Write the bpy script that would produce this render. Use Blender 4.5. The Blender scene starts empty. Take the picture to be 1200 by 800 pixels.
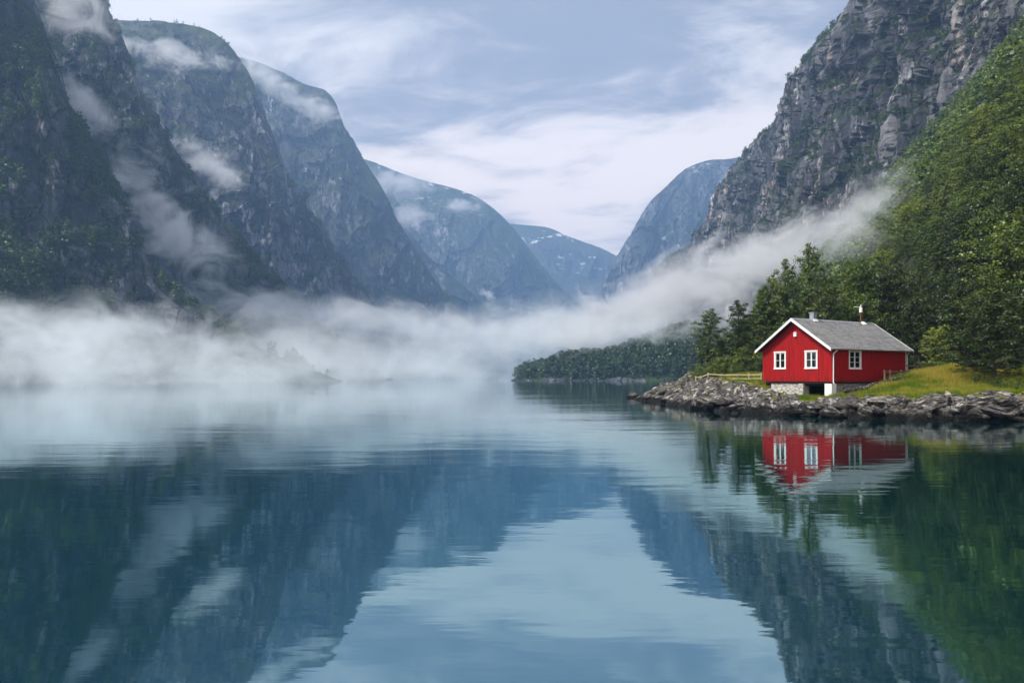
import bpy, bmesh, math, random, sys, time
import numpy as np
from mathutils import Vector, Matrix

T0 = time.time()
random.seed(7)
RNG = np.random.default_rng(11)
SC = bpy.context.scene
COL = SC.collection
FPX, CX, HY, CAMZ = 867.0, 600.0, 442.0, 2.56     # focal length in pixels of a 1200 px wide frame, horizon row, eye height


def wp(px, py, Y):
    """real-world point at depth Y seen along the photo ray (px, py)"""
    return ((px - CX) / FPX * Y, Y, CAMZ + (HY - py) / FPX * Y)


# ------------------------------------------------------------------ noise
def _hash(ix, iy, iz, seed):
    h = (ix.astype(np.int64) * 73856093) ^ (iy.astype(np.int64) * 19349663) ^ (iz.astype(np.int64) * 83492791) ^ (seed * 2654435761)
    h = (h ^ (h >> 13)) * 1274126177 & 0x7fffffff
    h = (h ^ (h >> 16)) * 668265263 & 0x7fffffff
    return (h & 0xffff) / 32767.5 - 1.0


def vnoise(P, seed=0):
    i = np.floor(P).astype(np.int64)
    f = P - i
    u = f * f * f * (f * (f * 6 - 15) + 10)
    r = 0
    for dx in (0, 1):
        wx = u[:, 0] if dx else 1 - u[:, 0]
        for dy in (0, 1):
            wy = u[:, 1] if dy else 1 - u[:, 1]
            for dz in (0, 1):
                wz = u[:, 2] if dz else 1 - u[:, 2]
                r = r + wx * wy * wz * _hash(i[:, 0] + dx, i[:, 1] + dy, i[:, 2] + dz, seed)
    return r


def fbm(P, octaves=5, seed=0, gain=0.5, lac=2.03):
    a, s, r = 1.0, 0.0, 0
    for k in range(octaves):
        r = r + a * vnoise(P * lac ** k + 17.3 * k, seed + k)
        s += a
        a *= gain
    return r / s


def ridged(P, octaves=5, seed=0, gain=0.55, lac=2.1):
    a, s, r = 1.0, 0.0, 0
    for k in range(octaves):
        r = r + a * (1 - 2 * np.abs(vnoise(P * lac ** k + 9.1 * k, seed + k)))
        s += a
        a *= gain
    return r / s


def blocks(P, seed=0, tilt=0.6):
    """cellular noise: every cell is a tilted flat facet with its own height; returns (height, random tone per cell)"""
    i = np.floor(P).astype(np.int64)
    best = np.full(len(P), 1e9); h = np.zeros(len(P)); tone = np.zeros(len(P))
    for dx in (-1, 0, 1):
        for dy in (-1, 0, 1):
            for dz in (-1, 0, 1):
                cx, cy, cz = i[:, 0] + dx, i[:, 1] + dy, i[:, 2] + dz
                fx = cx + 0.5 + 0.45 * _hash(cx, cy, cz, seed); fy = cy + 0.5 + 0.45 * _hash(cx, cy, cz, seed + 1); fz = cz + 0.5 + 0.45 * _hash(cx, cy, cz, seed + 2)
                ex, ey, ez = P[:, 0] - fx, P[:, 1] - fy, P[:, 2] - fz
                d = ex * ex + ey * ey + ez * ez
                m = d < best
                best = np.where(m, d, best)
                t = _hash(cx, cy, cz, seed + 3)
                hh = t * 0.5 + tilt * (ex * _hash(cx, cy, cz, seed + 4) + ey * _hash(cx, cy, cz, seed + 5) + ez * _hash(cx, cy, cz, seed + 6))
                h = np.where(m, hh, h); tone = np.where(m, t, tone)
    return h, tone * 0.5 + 0.5


def smooth(a, b, x):
    t = np.clip((x - a) / (b - a), 0, 1)
    return t * t * (3 - 2 * t)


# ------------------------------------------------------------------ object helpers
def tag(o, label=None, cat=None, group=None, kind=None):
    if label: o['label'] = label
    if cat: o['category'] = cat
    if group: o['group'] = group
    if kind: o['kind'] = kind
    return o


def empty(name, loc, rz=0.0, label=None, cat=None, group=None):
    o = bpy.data.objects.new(name, None)
    COL.objects.link(o)
    o.location = loc
    o.rotation_euler = (0, 0, rz)
    o.empty_display_size = 0.2
    return tag(o, label, cat, group)


def link(name, me, parent=None):
    o = bpy.data.objects.new(name, me)
    COL.objects.link(o)
    o.parent = parent
    return o


def np_mesh(name, V, F, mat=None, smooth_=True, attrs=None):
    """V (n,3), F (m,3) or (m,4) arrays -> mesh data"""
    V = np.ascontiguousarray(V, np.float32)
    F = np.ascontiguousarray(F, np.int32)
    me = bpy.data.meshes.new(name)
    k = F.shape[1]
    me.vertices.add(len(V))
    me.vertices.foreach_set('co', V.ravel())
    me.loops.add(F.size)
    me.loops.foreach_set('vertex_index', F.ravel())
    me.polygons.add(len(F))
    me.polygons.foreach_set('loop_start', np.arange(0, F.size, k, dtype=np.int32))
    me.polygons.foreach_set('loop_total', np.full(len(F), k, np.int32))
    me.polygons.foreach_set('use_smooth', np.full(len(F), smooth_, bool))
    me.update(calc_edges=True)
    for an, arr in (attrs or {}).items():
        if np.ndim(arr) == 2:
            at = me.attributes.new(an, 'FLOAT_VECTOR', 'POINT')
            at.data.foreach_set('vector', np.ascontiguousarray(arr, np.float32).ravel())
            continue
        at = me.attributes.new(an, 'FLOAT', 'POINT')
        at.data.foreach_set('value', np.ascontiguousarray(arr, np.float32))
    if mat: me.materials.append(mat)
    return me


def grid_faces(nu, nv):
    i = np.arange(nu - 1)[:, None] * nv + np.arange(nv - 1)[None, :]
    i = i.ravel()
    return np.stack([i, i + nv, i + nv + 1, i + 1], 1)


def grid_normals(G):
    du = np.gradient(G, axis=0)
    dv = np.gradient(G, axis=1)
    n = np.cross(du, dv)
    n /= np.linalg.norm(n, axis=2, keepdims=True) + 1e-9
    return n


class MB:
    """collects boxes, prisms and tubes; build() links them as ONE mesh object"""
    def __init__(s):
        s.bm = bmesh.new()

    def box(s, x0, x1, y0, y1, z0, z1):
        vs = [s.bm.verts.new(c) for c in ((x0, y0, z0), (x1, y0, z0), (x1, y1, z0), (x0, y1, z0),
                                         (x0, y0, z1), (x1, y0, z1), (x1, y1, z1), (x0, y1, z1))]
        for f in ((0, 3, 2, 1), (4, 5, 6, 7), (0, 1, 5, 4), (1, 2, 6, 5), (2, 3, 7, 6), (3, 0, 4, 7)):
            s.bm.faces.new([vs[i] for i in f])
        return s

    def beam(s, a, b, w, h, up=(0, 0, 1)):
        a, b = Vector(a), Vector(b)
        d = (b - a).normalized()
        r = d.cross(Vector(up))
        if r.length < 1e-4: r = Vector((1, 0, 0))
        r.normalize()
        u = r.cross(d).normalized()
        vs = []
        for p in (a, b):
            for sx, sy in ((-1, -1), (1, -1), (1, 1), (-1, 1)):
                vs.append(s.bm.verts.new(p + r * sx * w / 2 + u * sy * h / 2))
        for f in ((0, 1, 2, 3), (7, 6, 5, 4), (0, 4, 5, 1), (1, 5, 6, 2), (2, 6, 7, 3), (3, 7, 4, 0)):
            s.bm.faces.new([vs[i] for i in f])
        return s

    def tube(s, pts, rad, n=8):
        pts = [Vector(p) for p in pts]
        rings = []
        for i, p in enumerate(pts):
            d = (pts[min(i + 1, len(pts) - 1)] - pts[max(i - 1, 0)]).normalized()
            r = d.cross(Vector((0.13, 0.9, 0.2)))
            if r.length < 1e-3: r = d.cross(Vector((1, 0, 0)))
            r.normalize()
            u = r.cross(d)
            R = rad[i] if isinstance(rad, (list, tuple)) else rad
            rings.append([s.bm.verts.new(p + (r * math.cos(2 * math.pi * k / n) + u * math.sin(2 * math.pi * k / n)) * R) for k in range(n)])
        for a, b in zip(rings, rings[1:]):
            for k in range(n):
                s.bm.faces.new((a[k], a[(k + 1) % n], b[(k + 1) % n], b[k]))
        s.bm.faces.new(rings[0][::-1])
        s.bm.faces.new(rings[-1])
        return s

    def prism(s, poly, axis, a, b):
        """extrude a polygon given in the two other axes from a to b along axis 0/1/2"""
        def P(p, t):
            c = list(p)
            c.insert(axis, t)
            return s.bm.verts.new(c)
        A = [P(p, a) for p in poly]
        B = [P(p, b) for p in poly]
        n = len(poly)
        for k in range(n):
            s.bm.faces.new((A[k], A[(k + 1) % n], B[(k + 1) % n], B[k]))
        s.bm.faces.new(A[::-1])
        s.bm.faces.new(B)
        return s

    def mesh(s, name, mat, bevel=0.0, smooth_=False):
        bmesh.ops.recalc_face_normals(s.bm, faces=s.bm.faces)
        if bevel:
            bmesh.ops.bevel(s.bm, geom=s.bm.edges[:], offset=bevel, segments=1, affect='EDGES')
        me = bpy.data.meshes.new(name)
        s.bm.to_mesh(me)
        s.bm.free()
        if mat: me.materials.append(mat)
        if smooth_:
            me.polygons.foreach_set('use_smooth', [True] * len(me.polygons))
        return me

    def build(s, name, mat, parent=None, bevel=0.0, smooth_=False):
        return link(name, s.mesh(name, mat, bevel, smooth_), parent)


# ------------------------------------------------------------------ materials
class NT:
    def __init__(s, name, vol=False):
        s.m = bpy.data.materials.new(name)
        s.m.use_nodes = True
        s.t = s.m.node_tree
        s.t.nodes.clear()
        s.out = s.n('ShaderNodeOutputMaterial')

    def n(s, typ, ins=None, **kw):
        nd = s.t.nodes.new(typ)
        for k, v in kw.items(): setattr(nd, k, v)
        for k, v in (ins or {}).items(): s.put(nd.inputs[k], v)
        return nd

    def put(s, sock, v):
        if isinstance(v, bpy.types.NodeSocket):
            s.t.links.new(v, sock)
        elif isinstance(v, bpy.types.Node):
            s.t.links.new(v.outputs[0], sock)
        else:
            if isinstance(v, (tuple, list)) and len(v) == 3 and len(getattr(sock, 'default_value', (0,) * 3)) == 4: v = (*v, 1)
            sock.default_value = v

    def math(s, op, a, b=0.0, c=0.0, clamp=False):
        nd = s.n('ShaderNodeMath', operation=op, use_clamp=clamp)
        for i, v in enumerate((a, b, c)): s.put(nd.inputs[i], v)
        return nd.outputs[0]

    def mix(s, fac, a, b, blend='MIX'):
        nd = s.n('ShaderNodeMix', data_type='RGBA', blend_type=blend)
        s.put(nd.inputs[0], fac)
        s.put(nd.inputs[6], a)
        s.put(nd.inputs[7], b)
        return nd.outputs[2]

    def ramp(s, x, a, b, lo=0.0, hi=1.0):
        nd = s.n('ShaderNodeMapRange', interpolation_type='SMOOTHSTEP')
        s.put(nd.inputs[0], x)
        nd.inputs[1].default_value, nd.inputs[2].default_value = a, b
        nd.inputs[3].default_value, nd.inputs[4].default_value = lo, hi
        return nd.outputs[0]

    def noise(s, vec, scale, detail=4, rough=0.55, dist=0.0, out=0):
        nd = s.n('ShaderNodeTexNoise', {'Scale': scale, 'Detail': detail, 'Roughness': rough, 'Distortion': dist})
        s.put(nd.inputs['Vector'], vec)
        return nd.outputs[out]

    def mapping(s, vec, scale=(1, 1, 1), rot=(0, 0, 0), loc=(0, 0, 0)):
        nd = s.n('ShaderNodeMapping')
        s.put(nd.inputs[0], vec)
        nd.inputs[1].default_value = loc
        nd.inputs[2].default_value = rot
        nd.inputs[3].default_value = scale
        return nd.outputs[0]

    def bump(s, h, dist, strength=1.0, normal=None):
        nd = s.n('ShaderNodeBump', {'Height': h, 'Distance': dist, 'Strength': strength})
        if normal is not None: s.put(nd.inputs['Normal'], normal)
        return nd.outputs[0]

    def finish(s, col, rough=0.8, normal=None, spec=0.3, **kw):
        b = s.n('ShaderNodeBsdfPrincipled', {'Base Color': col, 'Roughness': rough})
        s.put(b.inputs['Specular IOR Level'], spec)
        if normal is not None: s.put(b.inputs['Normal'], normal)
        for k, v in kw.items(): s.put(b.inputs[k], v)
        s.put(s.out.inputs['Surface'], b.outputs[0])
        return s.m


def pos(t): return t.n('ShaderNodeNewGeometry').outputs['Position']
def obco(t): return t.n('ShaderNodeTexCoord').outputs['Object']


def simple(name, col, rough=0.7, spec=0.3, var=0.15, scale=3.0, bump=0.0, metallic=0.0):
    t = NT(name)
    c = obco(t)
    n = t.noise(c, scale, 5)
    k = t.ramp(n, 0.3, 0.7, 1 - var, 1 + var)
    cc = t.n('ShaderNodeVectorMath', {0: col, 1: k}, operation='SCALE')
    cc = t.n('ShaderNodeVectorMath', operation='SCALE')
    cc.inputs[0].default_value = col
    t.put(cc.inputs[3], k)
    nm = t.bump(t.noise(c, scale * 8, 4), bump) if bump else None
    return t.finish(cc.outputs[0], rough, nm, spec, Metallic=metallic)


def mat_mountain(name, scale, rock_dark, rock_light, green, green2, bumpd, ochre=0.0, snow=None):
    """rock with joints and streaks; a per-vertex 'veg' attribute says where plants hold"""
    t = NT(name)
    p = t.mapping(pos(t), (1 / scale,) * 3)
    veg = t.n('ShaderNodeAttribute', attribute_name='veg').outputs['Fac']
    ps = t.mapping(p, (1, 1, 0.28))
    tone = t.n('ShaderNodeAttribute', attribute_name='tone').outputs['Fac']
    n1 = t.noise(ps, 1.6, 10, 0.68, 0.15)
    n2 = t.noise(p, 0.35, 5, 0.55)
    streak = t.noise(t.mapping(p, (5.0, 5.0, 0.45)), 1.6, 8, 0.66, 0.1)
    joint = t.noise(t.mapping(p, (1.2, 1.2, 5.5), (0.35, 0.5, 0.2)), 1.8, 8, 0.7, 0.1)
    v = t.n('ShaderNodeTexVoronoi', {'Scale': 2.6, 'Randomness': 1.0}, feature='F1', distance='CHEBYCHEV')
    t.put(v.inputs['Vector'], t.mapping(ps, (1.3, 1.3, 1.0), (0.2, 0.35, 0.5)))
    cellc = t.n('ShaderNodeSeparateColor', {0: v.outputs['Color']}).outputs[0]
    f = t.math('ADD', t.math('MULTIPLY', n1, 0.9), t.math('ADD', t.math('MULTIPLY', t.math('SUBTRACT', tone, 0.5), 0.22), t.math('MULTIPLY', t.math('SUBTRACT', cellc, 0.5), 0.07)))
    col = t.mix(t.ramp(f, 0.34, 0.64), rock_dark, rock_light)
    col = t.mix(t.ramp(streak, 0.50, 0.66, 0, 0.85), col, tuple(c * 0.5 for c in rock_dark))
    col = t.mix(t.ramp(joint, 0.57, 0.63, 0, 0.8), col, tuple(c * 0.35 for c in rock_dark))
    bright = t.math('MULTIPLY', t.ramp(t.noise(t.mapping(p, (1.9, 1.9, 0.6), (0.2, 0.3, 0)), 2.2, 10, 0.75), 0.52, 0.60), t.ramp(t.noise(ps, 0.7, 5, 0.6), 0.44, 0.58, 0.12, 1))
    lt = tuple(min(1, c * 2.4) for c in rock_light)
    if ochre:
        lt = t.mix(t.ramp(t.noise(p, 0.6, 4), 0.47, 0.58, 0, ochre), lt, (0.50, 0.39, 0.29))
    col = t.mix(bright, col, lt)
    vl = t.n('ShaderNodeTexVoronoi', {'Scale': 1.0, 'Randomness': 1.0}, feature='DISTANCE_TO_EDGE')
    wv = t.n('ShaderNodeVectorMath', {0: t.noise(p, 3.0, 5, 0.65, out=1), 1: (0.55, 0.55, 0.55)}, operation='MULTIPLY').outputs[0]
    t.put(vl.inputs['Vector'], t.n('ShaderNodeVectorMath', {0: t.mapping(p, (2.6, 2.6, 0.75), (0.45, 0.2, 0.0)), 1: wv}, operation='ADD').outputs[0])
    lj = t.ramp(vl.outputs[0], 0.0, 0.045, 0.8, 0.0)
    col = t.mix(lj, col, tuple(c * 0.3 for c in rock_dark))
    stain = t.noise(t.mapping(p, (1.0, 1.0, 0.30), (0, 0, 0), (7, 3, 1)), 0.8, 6, 0.6)
    col = t.mix(t.ramp(stain, 0.50, 0.62, 0, 0.55), col, rock_dark)
    crack = t.math('SUBTRACT', 1.0, t.ramp(joint, 0.57, 0.63))
    gcol = t.mix(t.ramp(t.noise(p, 2.2, 6, 0.65), 0.35, 0.65), green, green2)
    vm = t.math('ADD', veg, t.math('MULTIPLY', t.math('SUBTRACT', t.noise(p, 1.9, 9, 0.66), 0.5), 1.5))
    vf = t.ramp(vm, 0.42, 0.56)
    col = t.mix(vf, col, gcol)
    if snow is not None:
        sn = t.noise(t.mapping(p, (1, 1, 2.2)), 2.2, 7, 0.6)
        z = t.n('ShaderNodeSeparateXYZ', {0: pos(t)}).outputs[2]
        m = t.math('MULTIPLY', t.ramp(sn, 0.61, 0.64), t.ramp(z, snow[0], snow[1]))
        col = t.mix(m, col, (0.8, 0.82, 0.86))
    h = t.math('ADD', t.math('MULTIPLY', n1, 1.3), t.math('ADD', t.math('SUBTRACT', t.math('MULTIPLY', crack, 0.25), t.math('MULTIPLY', lj, 0.5)), t.math('MULTIPLY', t.noise(p, 14, 6, 0.7), 0.25)))
    h2 = t.math('MULTIPLY', t.noise(p, 26, 4, 0.7), 0.6)
    nm = t.bump(t.math('ADD', t.math('ADD', h, t.math('MULTIPLY', streak, 0.5)), t.math('MULTIPLY', vf, h2)), bumpd * scale)
    return t.finish(col, 0.85, nm, 0.25)


def mat_leaf(name, c1, c2, scale=0.6):
    t = NT(name)
    p = pos(t)
    at = t.n('ShaderNodeAttribute', attribute_name='tint').outputs['Fac']
    rnd = t.n('ShaderNodeObjectInfo').outputs['Random']
    f = t.math('ADD', t.math('MULTIPLY', at, 0.70 if scale < 0.2 else 0.40), t.math('ADD', t.math('MULTIPLY', rnd, 0.60 if scale > 0.2 else 0.1), t.math('MULTIPLY', t.math('SUBTRACT', t.noise(p, scale, 2), 0.5), 0.8)), clamp=True)
    col = t.mix(f, c1, c2)
    # crowns are lit as soft rounded masses: the leaf normal leans towards the outside of its clump
    cn = t.n('ShaderNodeAttribute', attribute_name='clump').outputs['Vector']
    cw = t.n('ShaderNodeVectorTransform', {0: cn}, vector_type='VECTOR', convert_from='OBJECT', convert_to='WORLD').outputs[0]
    cw = t.n('ShaderNodeVectorMath', {0: cw}, operation='NORMALIZE').outputs[0]
    gn = t.n('ShaderNodeVectorMath', {0: t.n('ShaderNodeNewGeometry').outputs['True Normal'], 1: (0.45, 0.45, 0.45)}, operation='MULTIPLY').outputs[0]
    nn = t.n('ShaderNodeVectorMath', {0: t.n('ShaderNodeVectorMath', {0: cw, 1: gn}, operation='ADD').outputs[0]}, operation='NORMALIZE').outputs[0]
    d = t.n('ShaderNodeBsdfDiffuse', {'Color': col, 'Normal': nn})
    tr = t.n('ShaderNodeBsdfTranslucent', {'Color': t.mix(0.5, col, (0.16, 0.22, 0.03))})
    g = t.n('ShaderNodeBsdfGlossy', {'Color': (0.9, 0.95, 1.0), 'Roughness': 0.45})
    m1 = t.n('ShaderNodeMixShader', {0: 0.22, 1: d.outputs[0], 2: tr.outputs[0]})
    m2 = t.n('ShaderNodeMixShader', {0: 0.035, 1: m1.outputs[0], 2: g.outputs[0]})
    t.put(t.out.inputs['Surface'], m2.outputs[0])
    return t.m


# ------------------------------------------------------------------ mountains
def catmull(P, t):
    P = np.asarray(P, float)
    n = len(P)
    i = np.clip(np.floor(t).astype(int), 0, n - 2)
    f = (t - i)[:, None]
    p0, p1, p2, p3 = P[np.clip(i - 1, 0, n - 1)], P[i], P[i + 1], P[np.clip(i + 2, 0, n - 1)]
    return 0.5 * (2 * p1 + (p2 - p0) * f + (2 * p0 - 5 * p1 + 4 * p2 - p3) * f ** 2 + (3 * p1 - p0 - 3 * p2 + p3) * f ** 3)


def resample(P, n):
    t = np.linspace(0, len(P) - 1, 2000)
    C = catmull(P, t)
    d = np.r_[0, np.cumsum(np.linalg.norm(np.diff(C, axis=0), axis=1))]
    return np.stack([np.interp(np.linspace(0, d[-1], n), d, C[:, k]) for k in range(C.shape[1])], 1)


def loft(crest, fall, prof, back, nu, nv, rockL, amp, seed, steep_bias=0.0, fine=0.35, zs=0.38, crest_keep=0.14):
    """crest: world points along the ridge. fall: (dx,dy) per metre of height, where the foot of the visible side lies.
    prof: [(across 0..1, height 0..1)] from the ridge to the foot; back the same for the far side."""
    C = resample(crest, nu)
    pf = np.array(back[::-1] + prof, float)
    d = np.r_[0, np.cumsum(np.hypot(np.diff(pf[:, 0]), np.diff(pf[:, 1])))]
    nb = max(12, nv // 6)
    i0 = len(back)
    tb = np.linspace(0, d[i0], nb + 1)[:-1]
    tf = np.linspace(d[i0], d[-1], nv)
    tt = np.r_[tb, tf]
    a = np.interp(tt, d, pf[:, 0])
    h = np.interp(tt, d, pf[:, 1])
    ker = np.ones(5) / 5
    a2 = np.convolve(np.pad(a, 2, 'edge'), ker, 'valid'); h2 = np.convolve(np.pad(h, 2, 'edge'), ker, 'valid')
    a2[nb - 1:nb + 2] = a[nb - 1:nb + 2]; h2[nb - 1:nb + 2] = h[nb - 1:nb + 2]
    a, h = a2, h2
    Z = np.maximum(C[:, 2], 1.0)
    G = np.zeros((nu, len(a), 3))
    G[:, :, 0] = C[:, 0, None] + fall[0] * Z[:, None] * a[None, :]
    G[:, :, 1] = C[:, 1, None] + fall[1] * Z[:, None] * a[None, :]
    G[:, :, 2] = Z[:, None] * h[None, :]
    # profile varies along the ridge: the cliff band moves up and down
    N = grid_normals(G)
    if N[:, nb:, 2].mean() < 0: N = -N
    P = G.reshape(-1, 3)
    S = P / rockL
    Sv = S * np.array([1, 1, zs])
    big = ridged(Sv * 0.9, 3, seed) * 0.9 + fbm(Sv * 0.5, 2, seed + 40)
    mid = ridged(Sv * 3.1 + fbm(S * 2, 2, seed + 9)[:, None] * 0.4, 4, seed + 3)
    sm = ridged(Sv * 11, 3, seed + 5) * 0.6 + fbm(S * 14, 3, seed + 6) * 0.6
    ledge = ridged(S * np.array([.6, .6, 4.0]) + fbm(S * 1.5, 2, seed + 2)[:, None] * 0.8, 3, seed + 7)
    b1, t1 = blocks(Sv * np.array([1, 1, .7]) * 3.0 + fbm(S * 2, 3, seed + 60)[:, None] * 0.5, seed + 61)
    b2, t2 = blocks(Sv * np.array([1, 1, .8]) * 8.0 + fbm(S * 6, 3, seed + 64)[:, None] * 0.5, seed + 65)
    tone = (t1 * 0.5 + t2 * 0.5).reshape(nu, -1)
    b0, _ = blocks(Sv * np.array([1, 1, .6]) * 1.2 + fbm(S, 3, seed + 70)[:, None] * 0.4, seed + 71)
    disp = (big * 0.7 + b0 * 0.9 - 0.45 + mid * 0.30 + b1 * 0.8 + b2 * 0.34 + sm * fine * 0.35 + ledge * 0.22).reshape(nu, -1)
    jj = np.arange(len(a)) - nb
    keep = crest_keep + (1 - crest_keep) * smooth(0, nv * 0.22, np.abs(jj).astype(float))
    steep = 1 - np.clip(N[:, :, 2], 0, 1)
    ampg = amp * (0.35 + 0.65 * smooth(0.2, 0.55, steep)) * keep[None, :] * np.clip(Z / Z.max() * 2.2, 0.1, 1)[:, None]
    G = G + N * (disp * ampg)[:, :, None]
    N2 = grid_normals(G)
    if N2[:, nb:, 2].mean() < 0: N2 = -N2
    veg = smooth(0.32, 0.62, N2[:, :, 2] + 0.16 * fbm(S * 1.7, 4, seed + 21).reshape(nu, -1) + steep_bias)
    return G, N2, veg, nb, tone


def mountain(name, G, veg, mat, label, tone=None):
    nu, nv = G.shape[:2]
    me = np_mesh(name, G.reshape(-1, 3), grid_faces(nu, nv), mat, False, {'veg': veg.ravel(), 'tone': (veg * 0 + 0.5 if tone is None else tone).ravel()})
    return tag(link(name, me), label, None, None, 'structure')


PROF_CLIFF = [(0, 1), (0.05, 0.965), (0.12, 0.88), (0.2, 0.72), (0.28, 0.52), (0.38, 0.34), (0.55, 0.21), (0.8, 0.08), (1.0, -0.03)]
BACK = [(-0.12, 1.0), (-0.5, 0.93), (-1.0, 0.5), (-1.5, -0.03)]

G_DK, G_LT = (0.014, 0.030, 0.008), (0.045, 0.075, 0.016)
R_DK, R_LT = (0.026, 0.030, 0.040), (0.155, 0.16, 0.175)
M_near = mat_mountain('near_cliff_rock', 55, (0.016, 0.019, 0.025), (0.115, 0.12, 0.13), G_DK, G_LT, 0.05)
M_right = mat_mountain('right_cliff_rock', 60, (0.034, 0.037, 0.047), (0.20, 0.20, 0.21), G_DK, G_LT, 0.05, ochre=0.75)
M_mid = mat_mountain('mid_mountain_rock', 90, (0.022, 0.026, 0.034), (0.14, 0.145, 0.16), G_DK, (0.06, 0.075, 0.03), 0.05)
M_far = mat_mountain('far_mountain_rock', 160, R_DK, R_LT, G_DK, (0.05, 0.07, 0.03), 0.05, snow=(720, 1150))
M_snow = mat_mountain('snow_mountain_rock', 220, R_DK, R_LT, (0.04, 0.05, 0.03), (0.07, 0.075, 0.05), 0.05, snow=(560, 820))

QUAL = 1.0
LOFTS = {}
DIST = {'M3': 1.15, 'M4': 1.28, 'M5a': 1.25, 'M5': 1.28, 'M6': 1.14, 'M7': 1.3}


def spur(key, pts, fall, prof, nu, nv, rockL, amp, seed, mat, label, bias=0.0, back=BACK, **kw):
    crest = [wp(a, b, c * DIST.get(key, 1.0)) for a, b, c in pts]
    G, N, veg, nb, tone = loft(crest, fall, prof, back, int(nu * QUAL), int(nv * QUAL), rockL, amp, seed, bias, **kw)
    LOFTS[key] = (G, N, veg, nb)
    mountain('mountain', G, veg, mat, label, tone)


spur('M1', [(-700, -620, 600), (-400, -420, 575), (-150, -250, 560), (-10, -100, 545), (38, -4, 532), (62, 58, 526), (84, 128, 520), (118, 188, 515), (148, 246, 510), (170, 300, 505), (205, 345, 500), (300, 405, 495), (400, 446, 490)],
     (0.40, -0.80), PROF_CLIFF, 420, 240, 95, 15, 3, M_near, 'dark near cliff at the left edge of the fjord with forest at its foot', -0.07)
spur('M2', [(-500, -330, 930), (-250, -190, 900), (-80, -90, 880), (50, -30, 860), (112, -6, 850), (132, 24, 842), (150, 62, 836), (166, 108, 830), (200, 168, 822), (238, 224, 815), (285, 285, 808), (345, 350, 800), (420, 420, 790), (460, 446, 785)],
     (0.30, -0.62), PROF_CLIFF, 420, 220, 150, 22, 13, M_near, 'second grey cliff spur on the left with a mist capped top', -0.05)
spur('M3', [(-300, 60, 1400), (-60, 30, 1340), (70, 20, 1310), (140, 24, 1290), (190, 26, 1275), (236, 33, 1262), (264, 48, 1252), (284, 74, 1245), (300, 104, 1240), (312, 136, 1234), (330, 186, 1226), (348, 226, 1218), (376, 270, 1210), (412, 320, 1200), (452, 370, 1190), (520, 446, 1175)],
     (0.20, -0.55), [(0, 1), (0.08, 0.95), (0.2, 0.86), (0.32, 0.72), (0.42, 0.5), (0.55, 0.32), (0.8, 0.1), (1.0, -0.03)], 420, 220, 200, 30, 23, M_mid, 'round topped mountain third along the left side', 0.02)
spur('M4', [(0, 120, 1900), (160, 84, 1850), (250, 66, 1810), (292, 70, 1790), (330, 84, 1775), (356, 98, 1765), (381, 106, 1755), (396, 124, 1748), (406, 150, 1742), (426, 186, 1735), (452, 228, 1725), (482, 282, 1715), (512, 330, 1705), (548, 372, 1695), (600, 446, 1680)],
     (0.14, -0.5), [(0, 1), (0.08, 0.93), (0.2, 0.8), (0.3, 0.62), (0.42, 0.42), (0.6, 0.25), (0.8, 0.1), (1.0, -0.03)], 380, 180, 280, 40, 33, M_mid, 'blue shouldered mountain fourth along the left side', 0.06)
spur('M5a', [(250, 150, 2500), (360, 190, 2450), (430, 225, 2420), (470, 262, 2400), (505, 302, 2390), (540, 332, 2380), (575, 366, 2370), (640, 446, 2350)],
     (0.12, -0.5), [(0, 1), (0.1, 0.9), (0.3, 0.62), (0.55, 0.3), (0.8, 0.1), (1.0, -0.03)], 260, 120, 380, 40, 43, M_far, 'low blue ridge in front of the misty peak', 0.1)
spur('M5', [(250, 160, 3200), (380, 176, 3100), (432, 188, 3060), (470, 203, 3040), (502, 213, 3020), (536, 222, 3000), (562, 233, 2980), (586, 252, 2960), (606, 274, 2950), (626, 300, 2940), (656, 336, 2920), (692, 368, 2900), (760, 446, 2880)],
     (0.10, -0.5), [(0, 1), (0.1, 0.92), (0.3, 0.66), (0.55, 0.34), (0.8, 0.12), (1.0, -0.03)], 320, 140, 480, 55, 53, M_far, 'hazy blue mountain in the middle with a cloud on its shoulder', 0.08)
spur('M6', [(440, 250, 4600), (540, 256, 4550), (600, 262, 4500), (640, 266, 4470), (662, 275, 4450), (686, 284, 4440), (706, 291, 4430), (720, 298, 4420), (760, 318, 4400), (850, 330, 4380), (1000, 340, 4350)],
     (0.1, -0.9), [(0, 1), (0.1, 0.9), (0.3, 0.6), (0.55, 0.3), (0.8, 0.1), (1.0, -0.03)], 260, 120, 600, 50, 63, M_snow, 'farthest pale mountain with snow patches', 0.05)
spur('M7', [(1300, 120, 2750), (1050, 150, 2680), (920, 174, 2620), (856, 186, 2580), (830, 188, 2560), (802, 199, 2540), (778, 221, 2525), (760, 240, 2515), (742, 270, 2500), (724, 297, 2490), (711, 326, 2480), (690, 372, 2470), (650, 446, 2450)],
     (-0.10, -0.5), [(0, 1), (0.06, 0.93), (0.16, 0.78), (0.26, 0.58), (0.4, 0.36), (0.6, 0.2), (0.8, 0.08), (1.0, -0.03)], 340, 160, 320, 45, 73, M_far, 'steep blue mountain on the right behind the cliff', -0.04)


# ------------------------------------------------------------------ right shore terrain (height function of x, y)
SHORE = [(17.0, 97.5), (15.0, 84), (14.6, 70), (15.3, 57.5), (16.2, 52), (17.6, 48.6), (19.6, 46.4), (22.6, 44.4), (26, 43.4), (30, 43.0),
         (36, 41.5), (46, 36), (60, 26), (80, 8), (110, -25), (160, -80), (500, -300), (500, 1700), (380, 1560),
         (255, 1020), (170, 690), (110, 450), (62, 260), (45, 185), (31, 132), (24, 112), (20.5, 102)]
SH = np.array(SHORE)


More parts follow.
